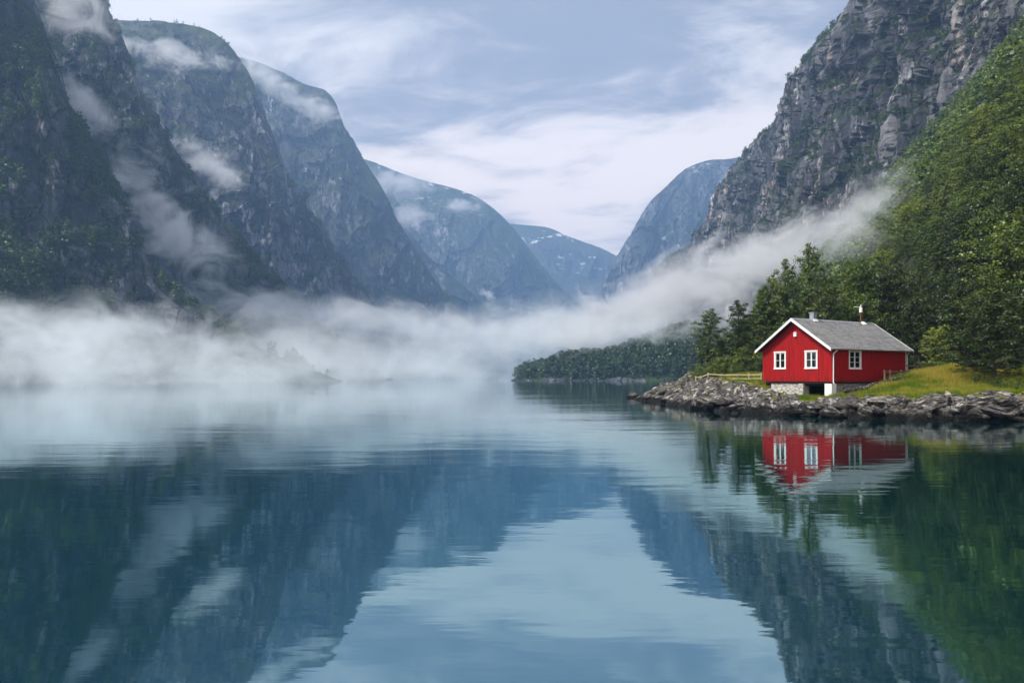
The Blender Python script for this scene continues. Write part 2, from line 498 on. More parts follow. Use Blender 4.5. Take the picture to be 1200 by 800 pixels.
def shore_dist(x, y):
    """signed distance to the shoreline, positive on land"""
    best = np.full(x.shape, 1e9)
    inside = np.zeros(x.shape, bool)
    n = len(SH)
    for k in range(n):
        ax, ay = SH[k]; bx, by = SH[(k + 1) % n]
        dx, dy = bx - ax, by - ay
        t = np.clip(((x - ax) * dx + (y - ay) * dy) / (dx * dx + dy * dy), 0, 1)
        best = np.minimum(best, np.hypot(x - ax - t * dx, y - ay - t * dy))
        c = ((ay > y) != (by > y)) & (x < (bx - ax) * (y - ay) / (by - ay + 1e-12) + ax)
        inside ^= c
    return np.where(inside, best, -best)


CTRL = []
for px, py, Y in [(800, 446, 86), (772, 455, 93), (830, 447.5, 78), (850, 456, 62), (880, 459, 57), (850, 449, 71), (893, 447, 69), (870, 446.5, 76),
                  (920, 463, 60.5), (905, 463, 62), (960, 464, 60), (965, 465, 57), (1000, 466, 50), (940, 465, 53), (1030, 464, 53), (1060, 459, 56), (1048, 450, 59),
                  (1062, 439.5, 64.5), (1085, 436, 64), (1110, 431, 64), (1140, 437, 62), (1180, 447, 60), (1180, 461, 50), (1120, 457, 54), (1200, 464, 47),
                  (1300, 462, 45), (1300, 440, 60), (1200, 436, 75), (1010, 458, 57.5), (985, 461, 59)]:
    CTRL.append(wp(px, py, Y))
CTRL += [(24, 57, .9), (22, 60, .95), (20.5, 62.5, 1.05), (23, 54, .75), (27, 56, .9), (24.5, 59.5, .95), (27, 64, 1.2), (25, 66, 1.5), (30, 68, 1.9), (33, 67, 2.2), (30, 74, 2.6), (24, 72, 2.2), (27, 84, 3.0), (22, 86, 2.6), (35, 76, 3.2), (38, 90, 4.0), (28, 98, 3.3),
         (42, 72, 3.3), (46, 60, 3.0), (35.5, 66.5, 2.7), (60, 50, 4.0), (60, 75, 6), (45, 100, 5), (36, 120, 4), (80, 60, 9), (50, 150, 6)]
CT = np.array(CTRL)
XC = 290.0


def height(x, y, detail=True):
    sh = x.shape
    x, y = x.ravel(), y.ravel()
    s = shore_dist(x, y)
    w = 0; zz = 0
    for cx, cy, cz in CT:
        k = 1 / ((x - cx) ** 2 + (y - cy) ** 2 + 1.2) ** 1.7
        w = w + k; zz = zz + k * cz
    base = zz / w
    far = smooth(30, 80, s)
    base = base * (1 - far) + 4.5 * far
    toe = np.where(y < 95, 44.0 + 0.0 * y, 44 + (y - 95) * 0.24)
    toe = toe + np.clip(60 - y, 0, 200) * 0.45
    talus = np.clip(x - toe, 0, None)
    talus = np.where(talus < 12, talus ** 2 / 24, talus - 6) * 1.16
    talus = np.minimum(talus, 250)
    z = base + talus
    P = np.stack([x, y, np.zeros_like(x)], 1)
    z = z + smooth(5, 60, talus) * (fbm(P / 38, 4, 5) * 9 + fbm(P / 9, 3, 8) * 1.6)
    z = z + 0.10 * fbm(P / 2.6, 3, 51) * smooth(3, 9, s)
    edge = np.where(s > 0, s * (0.40 + 0.14 * fbm(P / 7, 2, 31)) + np.clip(s - 9, 0, None) * 2, s * 0.5)
    # smooth minimum of the shore ramp and the ground
    k = 0.5
    hmix = np.clip(0.5 + 0.5 * (z - edge) / k, 0, 1)
    z = z * (1 - hmix) + edge * hmix - k * hmix * (1 - hmix)
    rockf = 1 - smooth(4.5, 8.5, s + 2.2 * fbm(P / 3.5, 3, 77))
    tip = smooth(66, 80, y) * smooth(9, 2, x - 15.5 - 0.0 * y)
    rockf = np.clip(np.maximum(rockf, tip * (1 - smooth(7, 10, s))), 0, 1)
    rockf = rockf * smooth(500, 100, y)
    if detail:
        # tilted slabs: a sawtooth across the bedding, broken by noise
        u = (x * 0.80 + y * 0.18) / 1.5 + fbm(P / 4.5, 3, 91) * 1.3
        saw = (u - np.floor(u))
        saw = np.where(saw < 0.8, saw / 0.8, (1 - saw) / 0.2)
        u2 = (x * 0.9 - y * 0.22) / 0.55 + fbm(P / 2.0, 3, 94) * 1.1
        saw2 = (u2 - np.floor(u2)); saw2 = np.where(saw2 < 0.75, saw2 / 0.75, (1 - saw2) / 0.25)
        Q = np.stack([x * 0.8 + y * 0.5, y * 0.75 - x * 0.35, z * 1.5], 1)
        f1, _ = blocks(Q / np.array([2.3, 1.3, 2.0]) + fbm(P / 2.5, 3, 88)[:, None] * 0.4, 301, 0.9)
        f2, _ = blocks(Q / np.array([0.95, 0.5, 0.8]) + fbm(P / 1.2, 3, 89)[:, None] * 0.4, 305, 0.9)
        rough = f1 * 0.62 + f2 * 0.12 + (saw - 0.5) * 0.46 + (saw2 - 0.5) * 0.16 + ridged(P / 1.3, 4, 95) * 0.10 + fbm(P / 5, 2, 97) * 0.75 - 0.22 * smooth(68, 60, y)
        z = z + rough * rockf * smooth(-2.5, 0.8, s)
    z = z - 0.34 * np.exp(-((x - 23.5) ** 2 / 14 + (y - 59.5) ** 2 / 22))
    z = np.maximum(z, -4)
    return z.reshape(sh), s.reshape(sh), rockf.reshape(sh), talus.reshape(sh)


def nonuniform(segs):
    out = []
    for a, b, st in segs:
        n = max(2, int(round((b - a) / st)))
        out.append(np.linspace(a, b, n, endpoint=False))
    out.append([segs[-1][1]])
    return np.concatenate(out)


gx = nonuniform([(8, 13, 1.0), (13, 46, 0.16), (46, 70, 0.8), (70, 330, 4.0), (330, 420, 15)])
gy = nonuniform([(-200, 20, 15), (20, 40, 1.2), (40, 66, 0.16), (66, 104, 0.3), (104, 140, 1.2), (140, 500, 4), (500, 1500, 12)])
GX, GY = np.meshgrid(gx, gy, indexing='ij')
HZ, HS, HR, HT = height(GX, GY)


def mat_ground():
    t = NT('shore_ground')
    p = pos(t)
    rock = t.n('ShaderNodeAttribute', attribute_name='rock').outputs['Fac']
    wood = t.n('ShaderNodeAttribute', attribute_name='wood').outputs['Fac']
    z = t.n('ShaderNodeSeparateXYZ', {0: p}).outputs[2]
    nz = t.n('ShaderNodeSeparateXYZ', {0: t.n('ShaderNodeNewGeometry').outputs['Normal']}).outputs[2]
    col, nm = rock_nodes(t, p, z)
    g1 = t.mix(t.ramp(t.noise(p, 0.35, 4), 0.35, 0.65), (0.16, 0.20, 0.022), (0.34, 0.29, 0.05))
    g1 = t.mix(t.ramp(t.noise(p, 3.0, 5, 0.7), 0.3, 0.7, 0, 0.7), g1, (0.06, 0.09, 0.015))
    wf = t.noise(p, 0.6, 5)
    g1 = t.mix(wood, g1, t.mix(t.ramp(wf, 0.35, 0.65), (0.02, 0.028, 0.010), (0.045, 0.06, 0.018)))
    m = t.math('ADD', rock, t.math('MULTIPLY', t.math('SUBTRACT', t.noise(p, 1.6, 6, 0.65), 0.5), 1.1))
    m = t.math('SUBTRACT', m, t.math('MULTIPLY', t.ramp(nz, 0.86, 0.98), t.ramp(z, 0.7, 1.1, 0, 0.42)))
    rf = t.ramp(m, 0.32, 0.46)
    c = t.mix(rf, g1, col)
    return t.finish(c, t.mix(rf, (0.9,) * 3, (0.75,) * 3), nm, 0.18)


def rock_nodes(t, p, z, pale=0.0, co=None):
    """shore rock: grey layered gneiss with pale tops of lichen, brown iron, a black wet band at the water"""
    q = co if co is not None else p
    qs = t.mapping(q, (1.0, 1.0, 2.6), (0.0, -0.55, 0.3))
    lay = t.noise(qs, 2.2, 7, 0.66, 0.5)
    fine = t.noise(q, 14, 6, 0.7)
    blot = t.noise(q, 1.1, 5, 0.6)
    c = t.mix(t.ramp(lay, 0.36, 0.64), (0.035, 0.032, 0.03), (0.20 + pale * .30, 0.19 + pale * .27, 0.18 + pale * .24))
    c = t.mix(t.ramp(blot, 0.54, 0.62, 0, 0.8), c, (0.58, 0.55, 0.49))
    c = t.mix(t.ramp(t.noise(q, 0.8, 4), 0.62, 0.72, 0, 0.45), c, (0.20, 0.115, 0.06))
    c = t.mix(t.ramp(fine, 0.55, 0.75, 0, 0.5), c, (0.5, 0.49, 0.46))
    c = t.mix(t.ramp(t.noise(q, 6.0, 4), 0.66, 0.75, 0, 0.6), c, (0.14, 0.14, 0.05))
    v = t.n('ShaderNodeTexVoronoi', {'Scale': 1.5}, feature='DISTANCE_TO_EDGE')
    t.put(v.inputs['Vector'], t.n('ShaderNodeVectorMath', {0: t.mapping(q, (0.7, 0.7, 2.2), (0.1, -0.5, 0.2)), 1: t.noise(q, 1.8, 4, out=1)}, operation='ADD').outputs[0])
    ck = t.ramp(v.outputs[0], 0.0, 0.055)
    c = t.mix(t.math('SUBTRACT', 1.0, ck), c, (0.02, 0.018, 0.016))
    wet = t.ramp(t.math('ADD', z, t.math('MULTIPLY', t.math('SUBTRACT', t.noise(p, 0.9, 4), 0.5), 1.5)), 0.28, 0.70)
    c = t.mix(wet, t.mix(t.ramp(lay, 0.45, 0.7), (0.005, 0.0045, 0.004), (0.028, 0.025, 0.022)), c)
    nzz = t.n('ShaderNodeSeparateXYZ', {0: t.n('ShaderNodeNewGeometry').outputs['Normal']}).outputs[2]
    moss = t.math('MULTIPLY', t.math('MULTIPLY', t.ramp(t.noise(q, 1.7, 5, 0.65), 0.55, 0.64), t.ramp(nzz, 0.45, 0.8)), t.ramp(z, 0.7, 1.1))
    c = t.mix(moss, c, (0.20, 0.19, 0.035))
    h = t.math('ADD', t.math('MULTIPLY', lay, 1.0), t.math('ADD', t.math('MULTIPLY', fine, 0.22), t.math('MULTIPLY', ck, 0.35)))
    return c, t.bump(h, 0.30)


M_ground = mat_ground()
_n = grid_normals(np.stack([GX, GY, HZ], 2))
wood = np.clip(smooth(2, 10, HT) + smooth(66, 76, GY) * smooth(4, 12, HS) + smooth(38.5, 42, GX) * smooth(46, 52, GY), 0, 1)
me = np_mesh('hillside', np.stack([GX, GY, HZ], 2).reshape(-1, 3), grid_faces(len(gx), len(gy)), M_ground, True,
             {'rock': HR.ravel(), 'wood': wood.ravel()})
tag(link('hillside', me), 'rocky shore, meadow and wooded hillside on the right bank', None, None, 'structure')

# right cliff: a wall running down the fjord, its foot buried in the talus slope
rid = [(520, 60, 420), (430, 200, 430), (372, 320, 420), (348, 450, 405), (335, 580, 385), (322, 700, 358), (330, 800, 362), (348, 900, 362), (352, 1000, 352), (349, 1120, 338), (350, 1210, 322), (361, 1350, 300), (352, 1440, 262), (320, 1500, 252), (330, 1620, 230), (345, 1750, 60)]
C = resample(rid, 720)
vv = [(-150, 1.02), (-70, 1.02), (-14, 1.0), (0, .985), (6, .93), (14, .8), (20, .66), (34, .5), (44, .36), (52, .25), (64, .1), (75, -0.02)]
vv = np.array(vv)
dd = np.r_[0, np.cumsum(np.hypot(np.diff(vv[:, 0]), np.diff(vv[:, 1] * 300)))]
tt = np.linspace(0, dd[-1], 380)
off = np.interp(tt, dd, vv[:, 0]); hh = np.interp(tt, dd, vv[:, 1])
tan = np.gradient(C[:, :2], axis=0); tan /= np.linalg.norm(tan, axis=1, keepdims=True)
nrm = np.stack([-tan[:, 1], tan[:, 0]], 1)      # towards the fjord (left of the travel direction)
G = np.zeros((720, 380, 3))
G[:, :, 0] = C[:, 0, None] + nrm[:, 0, None] * off
G[:, :, 1] = C[:, 1, None] + nrm[:, 1, None] * off
G[:, :, 2] = C[:, 2, None] * hh
N = grid_normals(G)
if N[:, 150:, 0].mean() > 0: N = -N
P = G.reshape(-1, 3)
S = P / 80
Sv = S * np.array([1, 1, 0.4])
# diagonal joints dipping to the right as in the photo
Sd = np.stack([S[:, 0], S[:, 1] * 1.0 + S[:, 2] * 0.5, S[:, 2] * 0.8 - S[:, 1] * 0.35], 1)
b1, t1 = blocks(Sv * np.array([1, 1, .6]) * 2.8 + fbm(S * 2, 3, 261)[:, None] * 0.5, 262)
b2, t2 = blocks(Sd * np.array([1.2, 1.2, .30]) * 7.0 + fbm(S * 6, 3, 263)[:, None] * 0.5, 264)
b3, t3 = blocks(Sd * np.array([1.3, 1.3, .5]) * 16.0 + fbm(S * 12, 3, 267)[:, None] * 0.5, 268)
b0, _ = blocks(Sv * np.array([1, 1, .5]) * 1.1 + fbm(S, 3, 271)[:, None] * 0.4, 272)
crk = 1 - np.abs(fbm(Sd * np.array([1.5, 1.5, .5]) * 1.3, 4, 275)) * 9
disp = ridged(Sv * .7, 3, 203) * 0.9 + b0 * 1.1 - np.clip(crk, 0, 1) * 0.6 + b1 * 0.7 + b2 * 0.24 + b3 * 0.06 + ridged(Sv * 3.2, 4, 205) * 0.30 + ridged(Sd * np.array([1, 1, 4.5]), 3, 208) * 0.16 + ridged(Sv * np.array([1, 1, .5]) * 11, 3, 211) * 0.09 + fbm(S * 18, 3, 215) * 0.03
keep = 0.2 + 0.8 * smooth(0, 14, np.abs(off + 0.0))
steep = smooth(0.15, 0.5, 1 - np.abs(N[:, :, 2]))
G = G + N * (disp.reshape(720, 380) * 17 * keep[None, :] * (0.3 + 0.7 * steep))[:, :, None]
N2 = grid_normals(G)
if N2[:, 150:, 0].mean() > 0: N2 = -N2
Sb = np.stack([S[:, 0] * .6, (S[:, 1] * .6 + S[:, 2] * .8) * 2.2, (S[:, 2] * .6 - S[:, 1] * .8) * .5], 1)
veg = smooth(0.40, 0.64, N2[:, :, 2] * .9 + 0.62 * fbm(Sb, 4, 221).reshape(720, 380))
LOFTS['R'] = (G, N2, veg, 0)
mountain('mountain', G, veg, M_right, 'sheer grey and ochre cliff above the forest on the right', (t1 * .5 + t2 * .5).reshape(720, 380))
print('terrain', time.time() - T0)
exec_marker = 1

# headland across the bay
HP = [wp(598, 442, 560)[:2], wp(640, 446, 540)[:2], wp(700, 446, 520)[:2], wp(760, 446, 505)[:2], wp(830, 446, 500)[:2], wp(900, 446, 520)[:2], wp(980, 446, 560)[:2],
      (260, 800), (150, 840), (60, 800), (14, 700)]


def poly_dist(x, y, PL):
    PL = np.array(PL)
    best = np.full(x.shape, 1e9); inside = np.zeros(x.shape, bool)
    for k in range(len(PL)):
        ax, ay = PL[k]; bx, by = PL[(k + 1) % len(PL)]
        dx, dy = bx - ax, by - ay
        t = np.clip(((x - ax) * dx + (y - ay) * dy) / (dx * dx + dy * dy), 0, 1)
        best = np.minimum(best, np.hypot(x - ax - t * dx, y - ay - t * dy))
        c = ((ay > y) != (by > y)) & (x < (bx - ax) * (y - ay) / (by - ay + 1e-12) + ax)
        inside ^= c
    return np.where(inside, best, -best)


hx = np.linspace(-20, 330, 260); hy = np.linspace(480, 860, 240)
HX, HYY = np.meshgrid(hx, hy, indexing='ij')


def head_height(x, y):
    s = poly_dist(x, y, HP)
    P = np.stack([x, y, 0 * x], -1).reshape(-1, 3)
    n = fbm(P / 40, 4, 301).reshape(x.shape); r = ridged(P / 9, 4, 305).reshape(x.shape)
    z = np.where(s > 0, 13 * (1 - np.exp(-s / 45)) + s * 0.10 + 34 * smooth(70, 230, x) * (1 - np.exp(-s / 40)), s * 0.4)
    z = z + n * 6 * smooth(4, 30, s) + r * 1.6 * smooth(-3, 3, s)
    return np.maximum(z, -4), s


hz, hs = head_height(HX, HYY)
HG = np.stack([HX, HYY, hz], 2)
hveg = smooth(-0.5, 5, hs + 5 * fbm(HG.reshape(-1, 3) / 12, 3, 311).reshape(hs.shape)) * 0.9
mountain('headland', HG, hveg, M_near, 'low wooded headland jutting out across the bay under the mist')


# ------------------------------------------------------------------ foliage
def leaf_quads(C, size, rng, outward=None, flat=0.0, aspect=0.75):
    """one small quad per centre, turned at random (or roughly facing 'outward')"""
    n = len(C)
    nrm = rng.normal(size=(n, 3))
    if outward is not None: nrm = nrm * 0.6 + outward * 1.3
    nrm[:, 2] += flat
    nrm /= np.linalg.norm(nrm, axis=1, keepdims=True)
    a = np.cross(nrm, rng.normal(size=(n, 3))); a /= np.linalg.norm(a, axis=1, keepdims=True)
    b = np.cross(nrm, a)
    s = (size * rng.uniform(0.6, 1.35, n))[:, None] * 0.5
    V = np.stack([C - a * s, C - b * s * aspect, C + a * s, C + b * s * aspect], 1)
    return V.reshape(-1, 3)


def crown_template(nleaf, lsize, seed, top=1.0, width=0.36, low=0.05, nclump=9):
    """unit-height crown made of clumps of small faces, for wooded slopes seen from afar"""
    rng = np.random.default_rng(seed)
    cl = []
    for k in range(nclump):
        h = low + (top - low) * (k + 0.5) / nclump
        w = width * math.sin(math.pi * min(0.97, max(0.12, (h * 0.86 + 0.10)))) ** 0.7
        an = k * 2.4 + rng.uniform(0, 1)
        r = w * rng.uniform(0.15, 0.75) * (1 if k < nclump - 1 else 0.1)
        cl.append((r * math.cos(an), r * math.sin(an), h, w * rng.uniform(0.5, 0.8)))
    cl = np.array(cl)
    idx = rng.integers(0, nclump, nleaf)
    d = rng.normal(size=(nleaf, 3)); d /= np.linalg.norm(d, axis=1, keepdims=True)
    rr = rng.uniform(0.55, 1.08, nleaf)[:, None]
    Cn = cl[idx, :3] + d * cl[idx, 3:4] * rr * np.array([1, 1, 0.9])
    V = leaf_quads(Cn, lsize, rng, d, 0.3)
    tint = np.repeat(rng.uniform(0, 1, nclump)[idx] * 0.8 + rng.uniform(0, 1, nleaf) * 0.2, 4)
    axis = Cn * np.array([1, 1, 0]) / (width + 1e-6)
    cn = np.repeat(d * 0.7 + axis * 0.8 + np.array([0, 0, 0.25]) + np.array([0, 0, 0.6]) * (Cn[:, 2:3] - 0.4), 4, axis=0)
    return V, tint, cn


def bake_forest(name, P, H, templates, mat, label, seed=0, kind='stuff'):
    rng = np.random.default_rng(seed + 5)
    n = len(P)
    ti = rng.integers(0, len(templates), n)
    VV, TT, NN = [], [], []
    for k, (tv, tt_, tn) in enumerate(templates):
        m = ti == k
        if not m.any(): continue
        a = rng.uniform(0, 2 * math.pi, m.sum())
        h = H[m]; wf = rng.uniform(0.85, 1.25, m.sum())
        c, s = np.cos(a)[:, None], np.sin(a)[:, None]
        x = (tv[None, :, 0] * c - tv[None, :, 1] * s) * (h * wf)[:, None] + P[m, 0:1]
        y = (tv[None, :, 0] * s + tv[None, :, 1] * c) * (h * wf)[:, None] + P[m, 1:2]
        z = tv[None, :, 2] * h[:, None] + P[m, 2:3]
        VV.append(np.stack([x, y, z], 2).reshape(-1, 3))
        NN.append(np.stack([tn[None, :, 0] * c - tn[None, :, 1] * s, tn[None, :, 0] * s + tn[None, :, 1] * c, tn[None, :, 2] + 0 * c], 2).reshape(-1, 3))
        TT.append((tt_[None, :] * 0.35 + rng.uniform(0, 0.95, m.sum())[:, None]).reshape(-1))
    V = np.concatenate(VV); T = np.concatenate(TT)
    F = np.arange(len(V)).reshape(-1, 4)
    o = link(name, np_mesh(name, V, F, mat, False, {'tint': T, 'clump': np.concatenate(NN)}))
    return tag(o, label, None, None, kind)


def scatter_loft(G, N, veg, n, rng, cond=None, vmin=0.3):
    """points on a lofted surface where plants hold, weighted by area, towards the camera and inside the view"""
    A = np.cross(G[1:, :-1] - G[:-1, :-1], G[:-1, 1:] - G[:-1, :-1])
    area = np.linalg.norm(A, axis=2)
    c = (G[1:, 1:] + G[:-1, :-1]) * 0.5
    v = (veg[1:, 1:] + veg[:-1, :-1]) * 0.5
    nn = N[:-1, :-1]
    px = CX + FPX * c[:, :, 0] / np.maximum(c[:, :, 1], 1)
    py = HY - FPX * (c[:, :, 2] - CAMZ) / np.maximum(c[:, :, 1], 1)
    facing = -(nn * c).sum(2) / np.linalg.norm(c, axis=2)
    w = area * np.clip((v - vmin) / (1 - vmin), 0, 1) * (px > -160) * (px < 1360) * (py > -250) * (c[:, :, 2] > 1.0) * smooth(-0.25, 0.0, facing)
    if cond is not None: w = w * cond(c, px, py)
    w = w.ravel()
    if w.sum() <= 0: return np.zeros((0, 3))
    i = rng.choice(len(w), n, p=w / w.sum())
    u, q = i // (G.shape[1] - 1), i % (G.shape[1] - 1)
    a, b = rng.uniform(0, 1, n)[:, None], rng.uniform(0, 1, n)[:, None]
    return G[u, q] * (1 - a) * (1 - b) + G[u + 1, q] * a * (1 - b) + G[u, q + 1] * (1 - a) * b + G[u + 1, q + 1] * a * b


LEAF_FAR = mat_leaf('far_forest_leaves', (0.010, 0.028, 0.007), (0.06, 0.10, 0.022), 0.03)
LEAF_HILL = mat_leaf('hillside_leaves', (0.014, 0.040, 0.006), (0.15, 0.21, 0.028), 0.06)
LEAF_DARK = mat_leaf('dark_leaves', (0.014, 0.034, 0.005), (0.095, 0.145, 0.018), 0.5)
LEAF_DEEP = mat_leaf('deep_green_leaves', (0.007, 0.018, 0.003), (0.038, 0.062, 0.009), 0.5)
LEAF_MID = mat_leaf('mid_green_leaves', (0.022, 0.056, 0.007), (0.18, 0.24, 0.030), 0.5)
LEAF_LIGHT = mat_leaf('fresh_green_leaves', (0.05, 0.10, 0.010), (0.22, 0.27, 0.03), 0.5)
BARK = simple('bark', (0.07, 0.06, 0.05), 0.9, 0.1, 0.35, 4, 0.02)

T40 = [crown_template(44, 0.22, 100 + k, 1.0, 0.38, 0.0, 7) for k in range(4)]
T90 = [crown_template(110, 0.14, 120 + k, 1.0, 0.36, 0.0, 10) for k in range(5)]
T200 = [crown_template(260, 0.095, 140 + k, 1.0, 0.36, 0.02, 13) for k in range(6)]
rng = np.random.default_rng(5)


def forest(key, n, hr, tmpl, label, cond=None, vmin=0.3, mat=LEAF_FAR):
    G, N, veg, nb = LOFTS[key]
    P = scatter_loft(G, N, veg, n, rng, cond, vmin)
    if len(P) == 0: return
    P[:, 2] -= 0.8
    bake_forest('forest', P, rng.uniform(hr[0], hr[1], len(P)), tmpl, mat, label, n)


LEAF_TALUS = mat_leaf('talus_forest_leaves', (0.012, 0.032, 0.006), (0.07, 0.11, 0.02), 0.03)
forest('M1', 11000, (5, 11), T90, 'forest on the slope under the near left cliff', vmin=0.15, mat=LEAF_TALUS)
forest('M2', 8000, (6, 11), T40, 'forest on the ledges and foot of the second left cliff', vmin=0.2)
forest('M3', 7000, (7, 13), T40, 'forest on the foot of the round topped mountain', lambda c, px, py: smooth(420, 260, c[:, :, 2]) + 0.08, vmin=0.2)
forest('M4', 4000, (9, 15), T40, 'forest on the foot of the fourth mountain', lambda c, px, py: smooth(380, 240, c[:, :, 2]), vmin=0.2)
forest('R', 9000, (3.5, 7.5), T90, 'trees clinging to the ledges of the right cliff', vmin=0.12)
LOFTS['H'] = (HG, grid_normals(HG), hveg, 0)
forest('H', 2600, (6, 12.5), T90, 'far wood covering the headland across the bay', vmin=0.25)

# the wood on the right slope beyond the single trees
def hill_points(n, y0, y1, seed, pxmax=1330):
    r = np.random.default_rng(seed)
    out = []
    while sum(len(o) for o in out) < n:
        y = y0 + (y1 - y0) * r.uniform(0, 1, n * 3) ** 0.9
        x = r.uniform(0.2 * y + 15, (pxmax - CX) / FPX * y)
        z, s, rk, tl = height(x, y, False)
        m = (s > 9) & ((tl > 6) | (y > 105)) & (x < XC + 12)
        out.append(np.stack([x, y, z], 1)[m])
    return np.concatenate(out)[:n]


NEARY = 215
P = hill_points(5500, NEARY, 700, 31)
bake_forest('forest', P - np.array([0, 0, .8]), rng.uniform(5.0, 12.5, len(P)) * rng.uniform(.8, 1, len(P)), T200, LEAF_HILL, 'dense wood on the upper slope below the right cliff')

# ------------------------------------------------------------------ single trees
def tree_data(kind, seed):
    rng = np.random.default_rng(seed)
    R = random.Random(seed)
    H = {'birch': 12.0, 'broad': 9.0, 'slim': 10.0, 'shrub': 2.2}[kind]
    nb = {'birch': 34, 'broad': 54, 'slim': 46, 'shrub': 16}[kind]
    wid = {'birch': 2.5, 'broad': 3.7, 'slim': 2.2, 'shrub': 1.35}[kind]
    low = {'birch': 0.22, 'broad': 0.10, 'slim': 0.12, 'shrub': 0.02}[kind]
    tr = 0.014 * H + 0.03
    mb = MB()
    lean = R.uniform(-0.05, 0.05), R.uniform(-0.05, 0.05)
    def axis(h):
        return Vector((lean[0] * h * H + 0.12 * math.sin(h * 7 + seed), lean[1] * h * H + 0.12 * math.cos(h * 5 + seed * 2), h * H))
    hs_ = [-.03, 0.05, 0.2, 0.4, 0.6, 0.8, 0.97]
    if kind != 'shrub':
        mb.tube([axis(h) for h in hs_], [tr * (1.25 - h * 1.15) if h > 0 else tr * 1.5 for h in hs_], 7)
    cl = []
    for k in range(nb):
        f = (k + R.uniform(0, .9)) / nb
        h = low + (0.97 - low) * f
        if kind == 'birch': prof = math.sqrt(max(0.04, 1 - (f * 1.25 - 0.5) ** 2 / 0.6)) * R.uniform(0.6, 1.1)
        elif kind == 'slim': prof = (1 - f) ** 0.75 * 0.9 + 0.12
        elif kind == 'broad': prof = math.sqrt(max(0.03, 1 - (f * 1.12 - 0.38) ** 2 / 0.62))
        else: prof = math.sqrt(max(0.05, 1 - f * f * .9))
        an = k * 2.399 + R.uniform(-.5, .5)
        ln = wid * prof * R.uniform(0.62, 1.12)
        up = R.uniform(0.25, 0.6) if kind != 'slim' else R.uniform(0.0, 0.35)
        a = axis(h * (0.86 if kind != 'shrub' else .3))
        tip = Vector((a.x + math.cos(an) * ln, a.y + math.sin(an) * ln, h * H + up * ln * 0.5))
        mid = a.lerp(tip, 0.5) + Vector((0, 0, 0.1 * ln))
        r0 = max(0.012, tr * 0.38 * (1 - f * .7))
        mb.tube([a, mid, tip], [r0, r0 * .6, r0 * .2], 4)
        nc = 3 if kind != 'shrub' else 2
        for j in range(nc):
            q = mid.lerp(tip, j / (nc - 1) if nc > 1 else 1) + Vector((R.gauss(0, .25), R.gauss(0, .25), R.gauss(0, .2))) * (ln / 2.2)
            cl.append((q.x, q.y, q.z, R.uniform(0.34, 0.66) * (1.0 if kind != 'shrub' else .75) * (1.15 if kind == 'broad' else 0.9)))
        if kind in ('broad', 'birch'):
            q = a.lerp(mid, 0.7); cl.append((q.x + R.gauss(0, .3), q.y + R.gauss(0, .3), q.z + R.gauss(0, .3), R.uniform(0.35, 0.55)))
    top = axis(1.0)
    for k in range(3): cl.append((top.x + R.gauss(0, .12), top.y + R.gauss(0, .12), top.z - k * .35, .32))
    cl = np.array(cl)
    nl = {'birch': 8000, 'broad': 12500, 'slim': 9000, 'shrub': 2200}[kind]
    idx = rng.integers(0, len(cl), nl)
    d = rng.normal(size=(nl, 3)); d /= np.linalg.norm(d, axis=1, keepdims=True)
    rr = rng.uniform(0, 1, nl)[:, None] ** 0.6
    Cn = cl[idx, :3] + d * cl[idx, 3:4] * rr * np.array([1.15, 1.15, 0.75])
    V = leaf_quads(Cn, 0.18 if kind != 'shrub' else 0.10, rng, d * 1.1, 0.7)
    tint = np.repeat(rng.uniform(0, 1, len(cl))[idx] * 0.8 + rng.uniform(0, 0.2, nl), 4)
    axv = Cn * np.array([1, 1, 0]) / wid
    cn = np.repeat(d * 0.75 + axv * 0.7 + np.array([0, 0, 0.25]) + np.array([0, 0, 0.5]) * (Cn[:, 2:3] / H - 0.45), 4, axis=0)
    F = np.arange(len(V)).reshape(-1, 4)
    tm = mb.mesh('trunk', BARK, smooth_=True)
    return tm, V, F, tint, H, cn


PROTO = {}
for kind, mats, seeds in (('birch', (LEAF_MID, LEAF_DARK), (1, 2, 3)), ('broad', (LEAF_DARK, LEAF_MID, LEAF_LIGHT, LEAF_DEEP), (11, 12, 13, 14)),
                          ('slim', (LEAF_DARK, LEAF_MID), (21, 22)), ('shrub', (LEAF_DARK, LEAF_MID, LEAF_LIGHT), (31, 32))):
    for sd in seeds:
        tm, V, F, tint, H, cn = tree_data(kind, sd)
        for mt in mats:
            PROTO.setdefault((kind, mt.name), []).append((tm, np_mesh('crown', V, F, mt, False, {'tint': tint, 'clump': cn}), H))


def gz(x, y):
    return float(height(np.array([x]), np.array([y]))[0][0])


def tree(kind, mat, x, y, h, label, group=None, rnd=random, z=None, wide=1.0, name=None, cat=None):
    tm, cm, H = rnd.choice(PROTO[(kind, mat.name)])
    shrub = kind == 'shrub'
    r = empty(name or ('shrub' if shrub else 'tree'), (x, y, (gz(x, y) if z is None else z) - 0.05), rnd.uniform(0, 6.28), label, cat or ('shrub' if shrub else 'tree'), group)
    s = h / H
    r.scale = (s * wide, s * wide, s)
    link('stems' if shrub else 'trunk', tm, r)
    link('crown', cm, r)
    return r


def ppos(px, Y): return (px - CX) / FPX * Y, Y


def ptree(kind, mat, px, py_top, Y, label, group=None, wide=1.0):
    x, y = ppos(px, Y)
    g = gz(x, y)
    top = CAMZ + (HY - py_top) / FPX * Y
    return tree(kind, mat, x, y, max(1.0, top - g), label, group, z=g, wide=wide)


